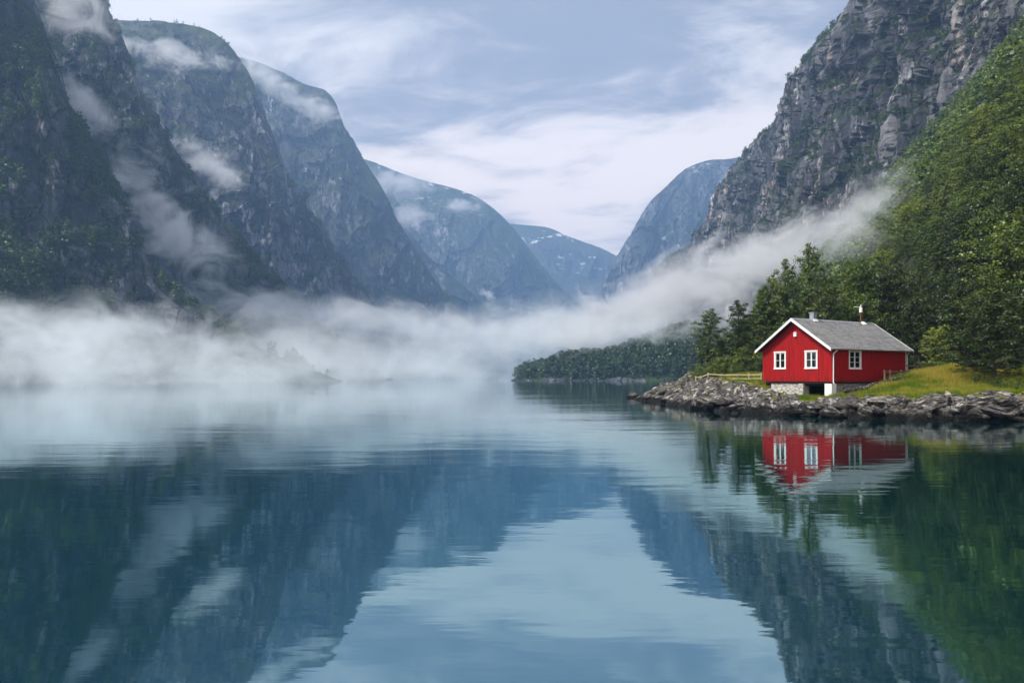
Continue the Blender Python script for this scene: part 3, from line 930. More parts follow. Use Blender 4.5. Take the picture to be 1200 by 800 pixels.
ptree('birch', LEAF_DARK, 828, 362, 90, 'dark leafy tree standing alone at the left end of the wood by the fence', wide=1.45)
ptree('birch', LEAF_DARK, 863, 353, 89, 'pointed dark tree second from the left end of the wood', wide=1.3)
ptree('slim', LEAF_MID, 846, 395, 93, 'short bushy tree between the two leftmost trees', wide=1.2)
ptree('slim', LEAF_MID, 893, 336, 95, 'slim tree rising just left of the cottage gable')
ptree('birch', LEAF_MID, 908, 322, 96, 'loose crowned tree behind the left roof slope')
ptree('birch', LEAF_MID, 926, 304, 92, 'tall birch left of the tallest tree behind the roof')
ptree('birch', LEAF_DARK, 954, 286, 84, 'tallest airy birch with a bare thin trunk behind the roof chimney', wide=0.8)
ptree('birch', LEAF_DARK, 976, 322, 88, 'birch just right of the tallest tree behind the roof')
ptree('broad', LEAF_DEEP, 940, 345, 98, 'dark round tree filling the gap below the tall birches')
ptree('broad', LEAF_MID, 1012, 304, 96, 'round dense tree above the middle of the roof')
ptree('broad', LEAF_LIGHT, 1002, 345, 86, 'yellowish green tree behind the roof pipe')
ptree('broad', LEAF_DEEP, 1045, 312, 92, 'broad dark tree above the right end of the roof')
ptree('broad', LEAF_DEEP, 1078, 345, 86, 'dark tree behind the right eaves of the cottage')
ptree('broad', LEAF_DEEP, 1166, 342, 57.5, 'big dark spreading tree on the meadow at the right', wide=1.4)
ptree('broad', LEAF_DEEP, 1222, 320, 61, 'dark tree cut by the right edge beside the meadow', wide=1.0)
ptree('broad', LEAF_LIGHT, 1098, 382, 72, 'light green young tree at the top of the meadow', wide=1.0)
ptree('broad', LEAF_DEEP, 1125, 330, 80, 'dark tree behind the light green young tree')
ptree('broad', LEAF_MID, 1190, 262, 76, 'tall full tree high behind the spreading meadow tree')
ptree('broad', LEAF_LIGHT, 1226, 215, 92, 'bright green tall tree at the right edge of the hillside')
for px, py, Y, m, k in [(818, 428, 88, 1, 1.5), (836, 424, 86, 2, 1.6), (852, 418, 87, 1, 1.6), (872, 408, 86, 2, 1.4), (884, 398, 88, 0, 1.2), (893, 415, 84, 1, 1.5), (862, 430, 84, 2, 1.5), (826, 433, 84, 0, 1.6), (905, 420, 90, 1, 1.6)]:
    ptree('shrub', (LEAF_DARK, LEAF_MID, LEAF_LIGHT)[m], px, py, Y, 'green bush in the thicket under the trees left of the cottage', 'bushes left of the cottage', wide=k)
ptree('shrub', LEAF_DARK, 1066, 418, 67.5, 'round dark bush at the right corner of the cottage', wide=1.0)
ptree('shrub', LEAF_LIGHT, 1083, 424, 70, 'light green bush right of the round dark bush', wide=1.5)
for px, py, Y, m in [(1100, 424, 68, 1), (1118, 418, 67, 0), (1132, 424, 63, 1), (1145, 432, 60.5, 0), (1160, 437, 58, 1), (1178, 434, 58, 0), (1195, 436, 57, 1), (1208, 440, 54, 0), (1128, 440, 60, 2), (1146, 446, 57, 1), (1170, 450, 54, 0), (1192, 450, 52, 1)]:
    ptree('shrub', (LEAF_DARK, LEAF_MID, LEAF_LIGHT)[m], px, py, Y, 'low bush growing at the wood edge under the spreading meadow tree', 'bushes along the meadow edge', wide=1.5)

R = random.Random(4)
cand = []
yy = 78.0
while yy < NEARY:
    st = 4.6 + yy * 0.014
    xx = 0.25 * yy + 4 + R.uniform(0, st)
    while xx < (1262 - CX) / FPX * yy:
        cand.append((xx + R.uniform(-1.6, 1.6), yy + R.uniform(-2, 2)))
        xx += st
    yy += st * 0.92
cand = np.array(cand)
z, s_, rk, tl = height(cand[:, 0], cand[:, 1], False)
ok = (s_ > 9) & ((cand[:, 1] > 97) | (tl > 1.5))
ok &= ~((cand[:, 1] < 82) & (cand[:, 0] < 52))
cand, z, tl = cand[ok], z[ok], tl[ok]
# keep what can show above the nearer trees: sort near to far and test a rough skyline
sky_ = np.full(1500, -1e9)
order = np.argsort(cand[:, 1])
kept = 0
for i in order:
    x, y = cand[i]
    h = R.uniform(6.0, 12.0) * (1.0 if y < 120 else 0.95)
    px = CX + FPX * x / y; hw = max(3, int(1.3 * FPX / y))
    top = (z[i] + h - CAMZ) / y
    a, b_ = int(max(0, px - hw)), int(min(1499, px + hw))
    if a >= b_: continue
    if top < sky_[a:b_].mean() + 0.006: continue
    sky_[a:b_] = np.maximum(sky_[a:b_], top - 0.2 * h / y)
    k = R.random()
    near = y < 130
    if k < 0.5: kd = ('broad', R.choice([LEAF_DARK, LEAF_DARK, LEAF_DEEP] if y < 100 else [LEAF_DARK, LEAF_MID, LEAF_MID, LEAF_DEEP] if y < 150 else [LEAF_DARK, LEAF_MID, LEAF_MID]))
    elif k < 0.75: kd = ('birch', R.choice([LEAF_MID, LEAF_DARK]))
    elif k < 0.88: kd = ('slim', LEAF_MID)
    else: kd = ('broad', LEAF_LIGHT)
    lab = {'broad': 'round leafy tree in the dense wood climbing the hillside behind the cottage', 'birch': 'tall loose birch in the dense wood climbing the hillside behind the cottage',
           'slim': 'narrow tree in the dense wood climbing the hillside behind the cottage'}[kd[0]]
    if kd[1] is LEAF_LIGHT: lab = 'fresh light green tree in the dense wood climbing the hillside'
    tree(kd[0], kd[1], x, y, h, lab, 'trees of the hillside wood behind the cottage', R, z=float(z[i]), wide=1.05)
    kept += 1
    if kept >= 265: break
print('hillside trees', kept, time.time() - T0)

# ------------------------------------------------------------------ cottage
CORN = (375 / FPX * 60, 60.0)
RZ = math.atan2(.512, .859)
ZB = 1.2
W_, L_ = 6.98, 10.2
zw = lambda v: v - ZB
M_red = None
t = NT('red_boards')
c = obco(t)
st = t.noise(t.mapping(c, (3, 3, 0.25)), 2.0, 5, 0.6)
col = t.mix(t.ramp(st, 0.3, 0.7), (0.25, 0.004, 0.005), (0.39, 0.006, 0.007))
col = t.mix(t.ramp(t.noise(t.mapping(c, (1.6, 1.6, 0.7)), 1.1, 6, 0.65), 0.5, 0.68, 0, 0.5), col, (0.20, 0.010, 0.009))
bz = t.n('ShaderNodeSeparateXYZ', {0: c}).outputs[2]
col = t.mix(t.math('MULTIPLY', t.ramp(bz, 1.0, 1.7, 0.6, 0.0), t.ramp(t.noise(t.mapping(c, (6, 6, 1)), 1.2, 5), 0.4, 0.65)), col, (0.10, 0.014, 0.010))
M_red = t.finish(col, 0.62, t.bump(t.noise(t.mapping(c, (12, 12, 1)), 3, 4), 0.006), 0.25)
M_white = simple('white_paint', (0.78, 0.77, 0.75), 0.5, 0.35, 0.06, 2)
M_wood = simple('weathered_wood', (0.17, 0.145, 0.11), 0.85, 0.15, 0.3, 5, 0.01)
M_metal = simple('grey_metal', (0.33, 0.35, 0.38), 0.45, 0.5, 0.12, 4, 0.0, 0.3)
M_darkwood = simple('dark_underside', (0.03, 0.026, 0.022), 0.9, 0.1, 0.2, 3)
M_rust = simple('rusty_pipe', (0.12, 0.05, 0.032), 0.75, 0.2, 0.3, 6)
M_curtain = simple('curtain', (0.72, 0.70, 0.66), 0.9, 0.1, 0.05, 4)
M_room = simple('dim_room', (0.10, 0.08, 0.07), 0.9, 0.1, 0.1, 2)
t = NT('slate_tiles')
c = obco(t)
br = t.n('ShaderNodeTexBrick', {'Color1': (0.17, 0.17, 0.175), 'Color2': (0.28, 0.275, 0.27), 'Mortar': (0.07, 0.07, 0.07), 'Scale': 1.0, 'Mortar Size': 0.018, 'Bias': 0.0, 'Brick Width': 0.30, 'Row Height': 0.235})
# courses run along x; the slope length is measured through y
sxyz = t.n('ShaderNodeSeparateXYZ', {0: c})
t.put(br.inputs['Vector'], t.n('ShaderNodeCombineXYZ', {0: sxyz.outputs[0], 1: t.math('MULTIPLY', sxyz.outputs[1], 1.218), 2: 0.0}).outputs[0])
col = t.mix(t.ramp(t.noise(c, 1.2, 6, 0.65), 0.42, 0.7, 0, 0.5), br.outputs[0], (0.36, 0.355, 0.33))
col = t.mix(t.ramp(t.noise(c, 9, 4, 0.7), 0.5, 0.75, 0, 0.5), col, (0.42, 0.42, 0.41))
M_slate = t.finish(col, 0.7, t.bump(t.math('ADD', t.noise(c, 20, 4), t.math('MULTIPLY', br.outputs[1], -1.0)), 0.015), 0.3)
t = NT('rough_plastered_stone')
c = obco(t)
v = t.n('ShaderNodeTexVoronoi', {'Scale': 2.4}, feature='DISTANCE_TO_EDGE'); t.put(v.inputs['Vector'], t.mapping(c, (1, 1, 1.7)))
v2 = t.n('ShaderNodeTexVoronoi', {'Scale': 2.4}); t.put(v2.inputs['Vector'], t.mapping(c, (1, 1, 1.7)))
col = t.mix(t.ramp(v.outputs[0], 0, 0.09), (0.22, 0.21, 0.19), t.mix(t.noise(c, 5, 5), (0.38, 0.37, 0.34), (0.60, 0.58, 0.54)))
M_stone = t.finish(col, 0.85, t.bump(t.math('ADD', t.ramp(v.outputs[0], 0, 0.12), t.math('MULTIPLY', t.noise(c, 12, 5), 0.5)), 0.04), 0.2)
t = NT('grey_masonry')
c = obco(t)
v = t.n('ShaderNodeTexVoronoi', {'Scale': 3.0}, feature='DISTANCE_TO_EDGE'); t.put(v.inputs['Vector'], t.mapping(c, (1, 1, 1.8)))
col = t.mix(t.ramp(v.outputs[0], 0, 0.08), (0.10, 0.10, 0.09), t.mix(t.noise(c, 4, 5), (0.20, 0.20, 0.19), (0.38, 0.37, 0.36)))
M_masonry = t.finish(col, 0.9, t.bump(t.math('ADD', t.ramp(v.outputs[0], 0, 0.12), t.math('MULTIPLY', t.noise(c, 12, 5), 0.5)), 0.05), 0.2)
t = NT('window_glass')
fr = t.n('ShaderNodeFresnel', {'IOR': 1.6})
gl = t.n('ShaderNodeBsdfGlossy', {'Color': (0.9, 0.95, 1), 'Roughness': 0.03})
tp = t.n('ShaderNodeBsdfTransparent', {'Color': (0.75, 0.8, 0.8)})
t.put(t.out.inputs['Surface'], t.n('ShaderNodeMixShader', {0: t.math('ADD', fr.outputs[0], 0.04), 1: tp.outputs[0], 2: gl.outputs[0]}).outputs[0])
M_glass = t.m

cot = empty('cottage', (CORN[0], CORN[1], ZB), RZ, 'red wooden cottage with grey slate roof on stone foundations at the shore', 'cottage')
Z0, ZE = 2.21, 4.97
PITCH = math.tan(math.radians(34.7))
ztop = lambda y: ZE + min(y, W_ - y) * PITCH
MAPS = {'front': lambda u, o, z: (-o, u, z), 'side': lambda u, o, z: (u, -o, z), 'back': lambda u, o, z: (L_ + o, u, z), 'rear': lambda u, o, z: (u, W_ + o, z)}


def bx(mb, mp, u0, u1, o0, o1, z0, z1, z0b=None, z1b=None):
    """box in wall coordinates; the top may slope (z1 at u0, z1b at u1)"""
    z1b = z1 if z1b is None else z1b
    pts = [(u0, o0, z0), (u1, o0, z0), (u1, o1, z0), (u0, o1, z0), (u0, o0, z1), (u1, o0, z1b), (u1, o1, z1b), (u0, o1, z1)]
    vs = [mb.bm.verts.new(mp(a, b, zw(c))) for a, b, c in pts]
    for f in ((0, 3, 2, 1), (4, 5, 6, 7), (0, 1, 5, 4), (1, 2, 6, 5), (2, 3, 7, 6), (3, 0, 4, 7)):
        mb.bm.faces.new([vs[i] for i in f])


def board_wall(mp, u0, u1, top, opens, pitch=0.155, z0=Z0):
    """tongue boards with a cover batten over each joint, cut round the openings"""
    mb = MB()
    cuts = sorted(set([u0, u1] + [a for o in opens for a in (o[0], o[1])] + ([W_ / 2] if top is ztop else [])))
    R_ = random.Random(3)
    for a, b in zip(cuts, cuts[1:]):
        n = max(1, round((b - a) / pitch))
        for k in range(n):
            p, q = a + (b - a) * k / n, a + (b - a) * (k + 1) / n
            m = (p + q) / 2
            spans = [(z0 + R_.uniform(-.006, .006), None)]
            for o in opens:
                if o[0] < m < o[1]: spans = [(spans[0][0], o[2]), (o[3], None)]
            for lo, hi in spans:
                t0, t1 = (top(p) - .03, top(q) - .03) if hi is None else (hi, hi)
                bx(mb, mp, p + .002, q - .002, -0.03, 0.0, lo, t0, None, t1)
                if k > 0: bx(mb, mp, p - .022, p + .022, 0.001, 0.024, lo + .003, t0 - .002, None, t0 - .002)
    return mb


GW = [(1.95, 4.02), (5.10, 4.02)]
wg, hg = 1.02, 1.30
opens_front = [(y - wg / 2, y + wg / 2, z - hg / 2, z + hg / 2) for y, z in GW]
SW = [(2.98, 4.02)]
ws, hs2 = 1.42, 1.36
opens_side = [(x - ws / 2, x + ws / 2, z - hs2 / 2, z + hs2 / 2) for x, z in SW]
mbf = board_wall(MAPS['front'], 0.0, W_, ztop, opens_front)
mbf.build('gable_wall', M_red, cot)
board_wall(MAPS['side'], 0.033, L_ - .033, lambda u: ZE + .02, opens_side).build('side_wall', M_red, cot)
board_wall(MAPS['back'], 0.0, W_, ztop, []).build('gable_wall', M_red, cot)
board_wall(MAPS['rear'], 0.033, L_ - .033, lambda u: ZE + .02, []).build('side_wall', M_red, cot)
mb = MB()   # plain inner shell, floor: the room behind the windows
mb.box(.2, L_ - .2, .2, W_ - .2, zw(Z0 - .10), zw(Z0 + .05))
mb.box(.2, L_ - .2, W_ / 2 + .1, W_ / 2 + .2, zw(Z0 + .05), zw(ZE + .1))
mb.box(.2, L_ - .2, .2, W_ - .2, zw(ZE - .02), zw(ZE + .04))
mb.build('room_lining', M_room, cot)
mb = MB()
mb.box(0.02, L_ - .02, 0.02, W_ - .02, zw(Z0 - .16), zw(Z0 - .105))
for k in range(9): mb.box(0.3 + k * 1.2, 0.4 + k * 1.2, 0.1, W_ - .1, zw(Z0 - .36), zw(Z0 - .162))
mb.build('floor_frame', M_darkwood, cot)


def window(mp, u, z, w, h, mull, rows):
    """casing, sashes with glazing bars, glass and a curtain, set in the wall"""
    m = MB()
    cw = 0.11
    bx(m, mp, u - w / 2 - cw, u - w / 2 + .01, -.02, .05, z - h / 2 - .02, z + h / 2 + .02)
    bx(m, mp, u + w / 2 - .01, u + w / 2 + cw, -.02, .05, z - h / 2 - .02, z + h / 2 + .02)
    bx(m, mp, u - w / 2 - cw - .02, u + w / 2 + cw + .02, -.02, .065, z + h / 2 + .021, z + h / 2 + cw + .03)
    bx(m, mp, u - w / 2 - cw - .03, u + w / 2 + cw + .03, -.02, .085, z - h / 2 - cw, z - h / 2 - .021)
    fr = m.build('window', M_white, cot)
    s = MB()
    n = mull
    for k in range(n):
        a, b = u - w / 2 + .012 + k * (w - .02) / n, u - w / 2 + .008 + (k + 1) * (w - .02) / n
        for q in ((a, a + .055), (b - .055, b)): bx(s, mp, q[0], q[1], -.055, .01, z - h / 2 - .018, z + h / 2 + .018)
        bx(s, mp, a + .056, b - .056, -.055, .01, z - h / 2 - .018, z - h / 2 + .05)
        bx(s, mp, a + .056, b - .056, -.055, .01, z + h / 2 - .05, z + h / 2 + .018)
        for r in range(1, rows):
            zz_ = z - h / 2 + .05 + (h - .1) * r / rows
            bx(s, mp, a + .056, b - .056, -.045, .0, zz_ - .016, zz_ + .016)
    s.build('sash', M_white, fr)
    g = MB(); bx(g, mp, u - w / 2 + .01, u + w / 2 - .01, -.034, -.028, z - h / 2, z + h / 2); g.build('pane', M_glass, fr)
    cu = MB()
    N_ = 10
    for sd in (-1, 1):
        for k in range(N_):
            f0, f1 = k / N_, (k + 1) / N_
            o_ = -.10 - .02 * (k % 2)
            a, b = u + sd * (w / 2 - .02 - f0 * w * .26), u + sd * (w / 2 - .02 - f1 * w * .26)
            bx(cu, mp, min(a, b), max(a, b), o_ - .01, o_, z - h / 2 - .05, z + h / 2 + .05)
    bx(cu, mp, u - w * .26, u + w * .26, -.115, -.105, z + h * .22, z + h / 2 + .05)
    cu.build('curtain', M_curtain, fr)


for y, z in GW: window(MAPS['front'], y, z, wg, hg, 2, 2)
for x, z in SW: window(MAPS['side'], x, z, ws, hs2, 2, 3)

# roof: overlapping courses of slate on each side
OVX, OVY = .6, .32
SL = math.hypot(1, PITCH)
HR_ = ZE + W_ / 2 * PITCH + 0.16
roof = MB()
for sgn in (1, -1):
    half = W_ / 2 + OVY
    n = 22
    for k in range(n):
        ya, yb = half * k / n, half * (k + 1) / n + .05
        for tseg in range(1):
            P4 = []
            for yv, lift in ((ya, .0), (yb, .022)):
                zc_ = HR_ - yv * PITCH + lift
                yy_ = W_ / 2 - yv if sgn == 1 else W_ / 2 + yv
                P4.append((yy_, zw(zc_)))
            poly = [P4[0], P4[1], (P4[1][0], P4[1][1] - .03), (P4[0][0], P4[0][1] - .03)]
            roof.prism(poly, 0, -OVX + .02 + .001 * (k % 2), L_ + OVX - .02 - .001 * (k % 2))
rf = roof.build('roof', M_slate, cot)
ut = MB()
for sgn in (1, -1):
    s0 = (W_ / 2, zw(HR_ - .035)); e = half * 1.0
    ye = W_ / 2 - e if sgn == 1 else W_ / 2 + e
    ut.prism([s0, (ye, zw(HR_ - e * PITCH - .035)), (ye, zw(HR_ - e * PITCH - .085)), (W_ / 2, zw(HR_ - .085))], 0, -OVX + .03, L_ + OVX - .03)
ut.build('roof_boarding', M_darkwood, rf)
rc = MB(); rc.prism([(W_ / 2 - .16, zw(HR_ - .075)), (W_ / 2, zw(HR_ + .05)), (W_ / 2 + .16, zw(HR_ - .075))], 0, -OVX, L_ + OVX)
rc.build('ridge_cap', M_metal, rf)
for x0, x1 in ((-OVX - .045, -OVX + .012), (L_ + OVX - .012, L_ + OVX + .045)):
    for sgn in (1, -1):
        e = half + .03
        ye = W_ / 2 - e if sgn == 1 else W_ / 2 + e
        v_ = MB(); v_.prism([(W_ / 2, zw(HR_ + .035)), (ye, zw(HR_ - e * PITCH + .035)), (ye, zw(HR_ - e * PITCH - .20)), (W_ / 2, zw(HR_ - .22))], 0, x0 + .002 * (sgn < 0), x1)
        v_.build('bargeboard', M_white, rf)
for sgn in (1, -1):
    ye = (-OVY - .07) if sgn == 1 else (W_ + OVY + .07)
    g_ = MB(); zg = HR_ - half * PITCH - .05
    ring = [(ye + .075 * math.cos(a), zw(zg + .075 * math.sin(a))) for a in [math.pi + math.pi * k / 8 for k in range(9)]]
    ring2 = [(ye + .06 * math.cos(a), zw(zg + .06 * math.sin(a))) for a in [math.pi + math.pi * k / 8 for k in range(9)]][::-1]
    g_.prism(ring + ring2, 0, -OVX + .03, L_ + OVX - .03)
    g_.build('gutter', M_metal, rf)
dp = MB(); zg = HR_ - half * PITCH - .1
dp.tube([(.12, -OVY - .05, zw(zg)), (.12, -OVY - .03, zw(zg - .10)), (.05, -.10, zw(zg - .32)), (.05, -.09, zw(Z0 - .05)), (.05, -.16, zw(Z0 - .18))], .045, 10)
dp.build('downpipe', M_white, cot)
cb = MB(); bx(cb, MAPS['side'], L_ - .09, L_ + .03, .026, .045, Z0 + .0, ZE - .02); cb.build('corner_board', M_white, cot)
dp = MB(); dp.tube([(L_ + .02, -OVY - .05, zw(zg)), (L_ + .02, -.12, zw(zg - .3)), (L_ + .02, -.12, zw(Z0 + .3))], .035, 8); dp.build('downpipe', M_white, cot)
# lamp box on the gable
lb = MB(); bx(lb, MAPS['front'], 3.32, 3.62, .026, .16, 6.02, 6.32); lb.prism([(3.28, zw(6.321)), (3.47, zw(6.43)), (3.66, zw(6.321))], 0, -.20, -.026)
lb.build('vent_box', M_white, cot, .008)
# chimney and pipe
ch = MB(); ch.box(2.05, 2.47, W_ / 2 - .21, W_ / 2 + .21, zw(HR_ - .3), zw(8.12)); ch.box(2.0, 2.52, W_ / 2 - .26, W_ / 2 + .26, zw(8.121), zw(8.19))
cho = ch.build('chimney', M_metal, rf, .01)
fl = MB(); fl.prism([(W_ / 2 - .215, zw(HR_ - .11)), (W_ / 2 - .215, zw(HR_ + .06)), (W_ / 2 - .36, zw(HR_ - .14)), (W_ / 2 - .36, zw(HR_ - .20))], 0, 2.0, 2.52); fl.build('flashing', M_white, cho)
pp_ = MB(); pp_.tube([(9.0, W_ / 2 + .02, zw(HR_ - .2)), (9.0, W_ / 2 + .02, zw(HR_ + .98))], .085, 10); po = pp_.build('vent_pipe', M_rust, rf)
pc = MB(); pc.tube([(9.0, W_ / 2 + .02, zw(HR_ + .94)), (9.0, W_ / 2 + .02, zw(HR_ + 1.38))], .145, 12); pc.tube([(9.0, W_ / 2 + .02, zw(HR_ + 1.38)), (9.0, W_ / 2 + .02, zw(HR_ + 1.62))], .04, 8)
pc.beam((9.05, W_ / 2 + .02, zw(HR_ + 1.45)), (8.45, W_ / 2 + .35, zw(HR_ + 1.45)), .05, .05); pc.build('pipe_cap', M_white, po)
fl = MB(); fl.prism([(W_ / 2 - .12, zw(HR_ - .08)), (W_ / 2 - .12, zw(HR_ + .10)), (W_ / 2 - .42, zw(HR_ - .17)), (W_ / 2 - .42, zw(HR_ - .24))], 0, 8.85, 9.3); fl.build('flashing', M_white, po)
# foundations
def rough_block(x0, x1, y0, y1, z0, z1, mat, name, seed, amp=.025):
    m = MB(); m.box(x0, x1, y0, y1, zw(z0), zw(z1))
    bmesh.ops.subdivide_edges(m.bm, edges=m.bm.edges[:], cuts=10, use_grid_fill=True)
    R2 = random.Random(seed)
    for v_ in m.bm.verts:
        if v_.co.z < zw(z1) - .01: v_.co += Vector((R2.uniform(-amp, amp), R2.uniform(-amp, amp), 0))
    return m.build(name, mat, cot)
rough_block(.10, .75, 3.25, 6.15, .3, Z0 - .165, M_stone, 'foundation_wall', 1)
rough_block(.04, .80, 2.78, 3.245, .3, Z0 - .02 - .145, M_stone, 'foundation_pier', 2, .008)
rough_block(.02, .62, .04, .70, .3, Z0 - .166, M_white, 'foundation_pier', 3, .008)
rough_block(.70, L_ - .05, .08, .60, .3, Z0 - .168, M_masonry, 'foundation_wall', 4)
rough_block(.75, 1.2, 5.7, W_ - .1, .3, Z0 - .169, M_masonry, 'foundation_wall', 5)
mb = MB(); mb.box(4.6, 4.9, .65, W_ - .3, zw(.3), zw(Z0 - .37)); mb.build('foundation_wall', M_darkwood, cot)
mb = MB()
for k in range(5): mb.beam((.9 + .1 * k, .9 + .12 * k, zw(1.0 + .09 * k)), (3.2, 1.2 + .3 * k, zw(1.08 + .09 * k)), .16, .05)
tag(mb.build('plank_stack', M_wood), 'weathered planks stored in the opening under the cottage', 'planks')
bpy.data.objects['plank_stack'].matrix_world = cot.matrix_basis.copy()

# ------------------------------------------------------------------ fences
def post_mesh(h, w_=.10):
    m = MB(); m.box(-w_ / 2, w_ / 2, -w_ / 2, w_ / 2, -.25, h)
    return m
M_pale = simple('pale_fence_wood', (0.40, 0.33, 0.20), 0.8, 0.2, 0.22, 4)
fx = [(815.5, 84), (821, 83.2), (830, 82), (846, 79.5), (865, 76.5), (878, 74.5), (892.5, 72.6)]
fr_ = empty('wooden_fence', (*ppos(*fx[0]), gz(*ppos(*fx[0]))), 0, 'low pale wooden rail fence on the grass left of the cottage', 'fence')
base = Vector(fr_.location)
tops = []
for k, (px, Y) in enumerate(fx):
    x, y = ppos(px, Y); g = gz(x, y)
    h = .78
    m = MB(); m.box(-.06, .06, -.06, .06, -.4, h); m.prism([(-.06, h), (.06, h), (0, h + .05)], 0, -.06, .06)
    o = m.build('post', M_pale if k not in (3, 4) else M_wood, fr_)
    o.location = Vector((x, y, g)) - base; o.rotation_euler = (random.uniform(-.03, .03), random.uniform(-.03, .03), .6)
    tops.append(Vector((x, y, g)) - base)
for lv in (.66, .26):
    for a, b in zip(tops, tops[1:]):
        m = MB(); off_ = Vector((-.02, -.085, lv)); m.beam(a + off_ - (b - a).normalized() * .05, b + off_ - (b - a).normalized() * .07, .035, .11); m.build('rail', M_pale, fr_)

pts2 = [(1036.5, 61.5), (1043, 62), (1056, 63.4), (1063, 64.2)]
fr2 = empty('wooden_railing', (*ppos(*pts2[0]), gz(*ppos(*pts2[0]))), 0, 'weathered grey railing in front of the cottage side wall', 'railing')
base = Vector(fr2.location)
q = []
for px, Y in pts2:
    x, y = ppos(px, Y); top = CAMZ + (HY - 435.5) / FPX * Y
    g = gz(x, y); v_ = Vector((x, y, top)) - base
    m = MB(); m.beam((v_.x, v_.y, min(g - base.z, v_.z - .6) - .2), (v_.x, v_.y, v_.z + .16), .09, .09, (0, 1, 0)); m.build('post', M_wood, fr2); q.append(v_)
m = MB(); m.beam(q[0] + Vector((-.1, -.08, 0)), q[-1] + Vector((.15, -.08, 0)), .04, .13); m.build('rail', M_wood, fr2)
pts3 = [(1061, 438, 64.6), (1071, 434.5, 65.5), (1078, 431.5, 66), (1093, 428.5, 67.5)]
fr3 = empty('wooden_fence', (*ppos(1061, 64.6), gz(*ppos(1061, 64.6))), 0, 'old slanting rail fence at the top of the meadow right of the cottage', 'fence')
base = Vector(fr3.location); q = []
for i_, (px, py, Y) in enumerate(pts3):
    x, y, top = wp(px, py, Y); g = gz(x, y); top = max(top, g + .8); v_ = Vector((x, y, top)) - base
    if i_ in (1, 2):
        m = MB(); m.beam((v_.x, v_.y, g - base.z - .3), (v_.x + .02, v_.y, v_.z + .3), .11, .11, (0, 1, 0)); m.build('post', M_wood, fr3)
    q.append(v_)
for a, b in zip(q, q[1:]):
    m = MB(); m.beam(a + Vector((0, -.1, 0)), b + Vector((.1, -.1, .02)), .05, .13); m.build('rail', M_wood, fr3)
    m = MB(); m.beam(a + Vector((0, -.1, -.42)), b + Vector((.1, -.1, -.35)), .05, .10); m.build('rail', M_wood, fr3)

# ------------------------------------------------------------------ shore rocks
def mat_boulder(name, pale, brown=0.0):
    t = NT(name)
    p = pos(t)
    oi = t.n('ShaderNodeObjectInfo').outputs['Location']
    z = t.n('ShaderNodeSeparateXYZ', {0: p}).outputs[2]
    q_ = t.n('ShaderNodeVectorMath', {0: obco(t), 1: oi}, operation='ADD').outputs[0]
    c, nm = rock_nodes(t, p, z, pale, q_)
    return t.finish(c, 0.75, nm, 0.18)
M_b = [mat_boulder('shore_rock_grey', 0.0), mat_boulder('shore_rock_pale', 0.8), mat_boulder('shore_rock_mid', 0.35)]


def rock_mesh(seed, sub=5, cuts=14, flat=0.6):
    rng = np.random.default_rng(seed)
    bm = bmesh.new(); bmesh.ops.create_icosphere(bm, subdivisions=sub, radius=1)
    me = bpy.data.meshes.new('boulder'); bm.to_mesh(me); bm.free()
    n = len(me.vertices); V = np.empty(n * 3, np.float32); me.vertices.foreach_get('co', V); V = V.reshape(-1, 3).astype(float)
    for k in range(cuts):
        d = rng.normal(size=3); d[2] *= 1.2; d /= np.linalg.norm(d)
        o_ = rng.uniform(0.55, 0.88)
        e = V @ d - o_
        V = V - np.clip(e, 0, None)[:, None] * d * 0.92
    V += (fbm(V * 1.7 + seed, 5, seed) * 0.17)[:, None] * V
    lay = V @ np.array([0.5, 0.1, 0.86]) * 5.5 + fbm(V * 1.5 + seed, 3, seed + 1) * 1.2
    sw = lay - np.floor(lay); V = V * (1 + 0.045 * (np.where(sw < .8, sw / .8, (1 - sw) / .2) - 0.5))[:, None]
    V += (ridged(V * 4 + seed, 4, seed + 3) * 0.05)[:, None] * V
    me.vertices.foreach_set('co', V.astype(np.float32).ravel())
    me.polygons.foreach_set('use_smooth', [True] * len(me.polygons)); me.update()
    return me


ROCKM = {}
for mi, m in enumerate(M_b):
    for sd in range(5):
        me = rock_mesh(500 + sd + mi * 10); me.materials.append(m); ROCKM[(mi, sd)] = me


def boulder(x, y, z, sx, sy, sz, rot, mi, sd, label, group=None, name='boulder', cat='rock'):
    o = link(name, ROCKM[(mi, sd)]); o.location = (x, y, z); o.scale = (sx, sy, sz); o.rotation_euler = rot
    return tag(o, label, cat, group)


def pb(px, py, Y, w, d, h, rot, mi, sd, label, group=None):
    x, y, z = wp(px, py, Y)
    return boulder(x, y, z, w, d, h, rot, mi, sd, label, group)


pb(742.5, 466.5, 93, .95, .8, .75, (0, .1, .4), 0, 0, 'small black wet rock alone in the water off the tip of the point')
pb(1037, 473, 46.4, 1.18, 1.0, .62, (0, .12, .2), 1, 1, 'large pale rounded boulder at the foot of the meadow')
pb(1052, 476, 46.6, .75, .8, .45, (0, .35, .5), 2, 2, 'dark cleft rock against the right of the large pale boulder')
pb(1160, 469, 45.2, 1.75, 1.2, .85, (.05, -.12, .1), 2, 3, 'broad grey humped rock near the right end of the shore')
pb(1100, 469, 47, 1.1, 1.0, .6, (.1, .15, .7), 2, 4, 'grey layered boulder below the middle of the meadow')
pb(1122, 471, 47, .9, .8, .45, (.1, .1, .2), 1, 0, 'flat topped pale rock right of the layered boulder')
pb(1188, 484, 43.3, .42, .4, .22, (0, 0, .3), 1, 2, 'small pale wet stone at the water near the right end')
pb(1016, 481, 44.6, .55, .5, .28, (0, .1, .1), 1, 3, 'small pinkish stone left below the large pale boulder')
R = random.Random(21)
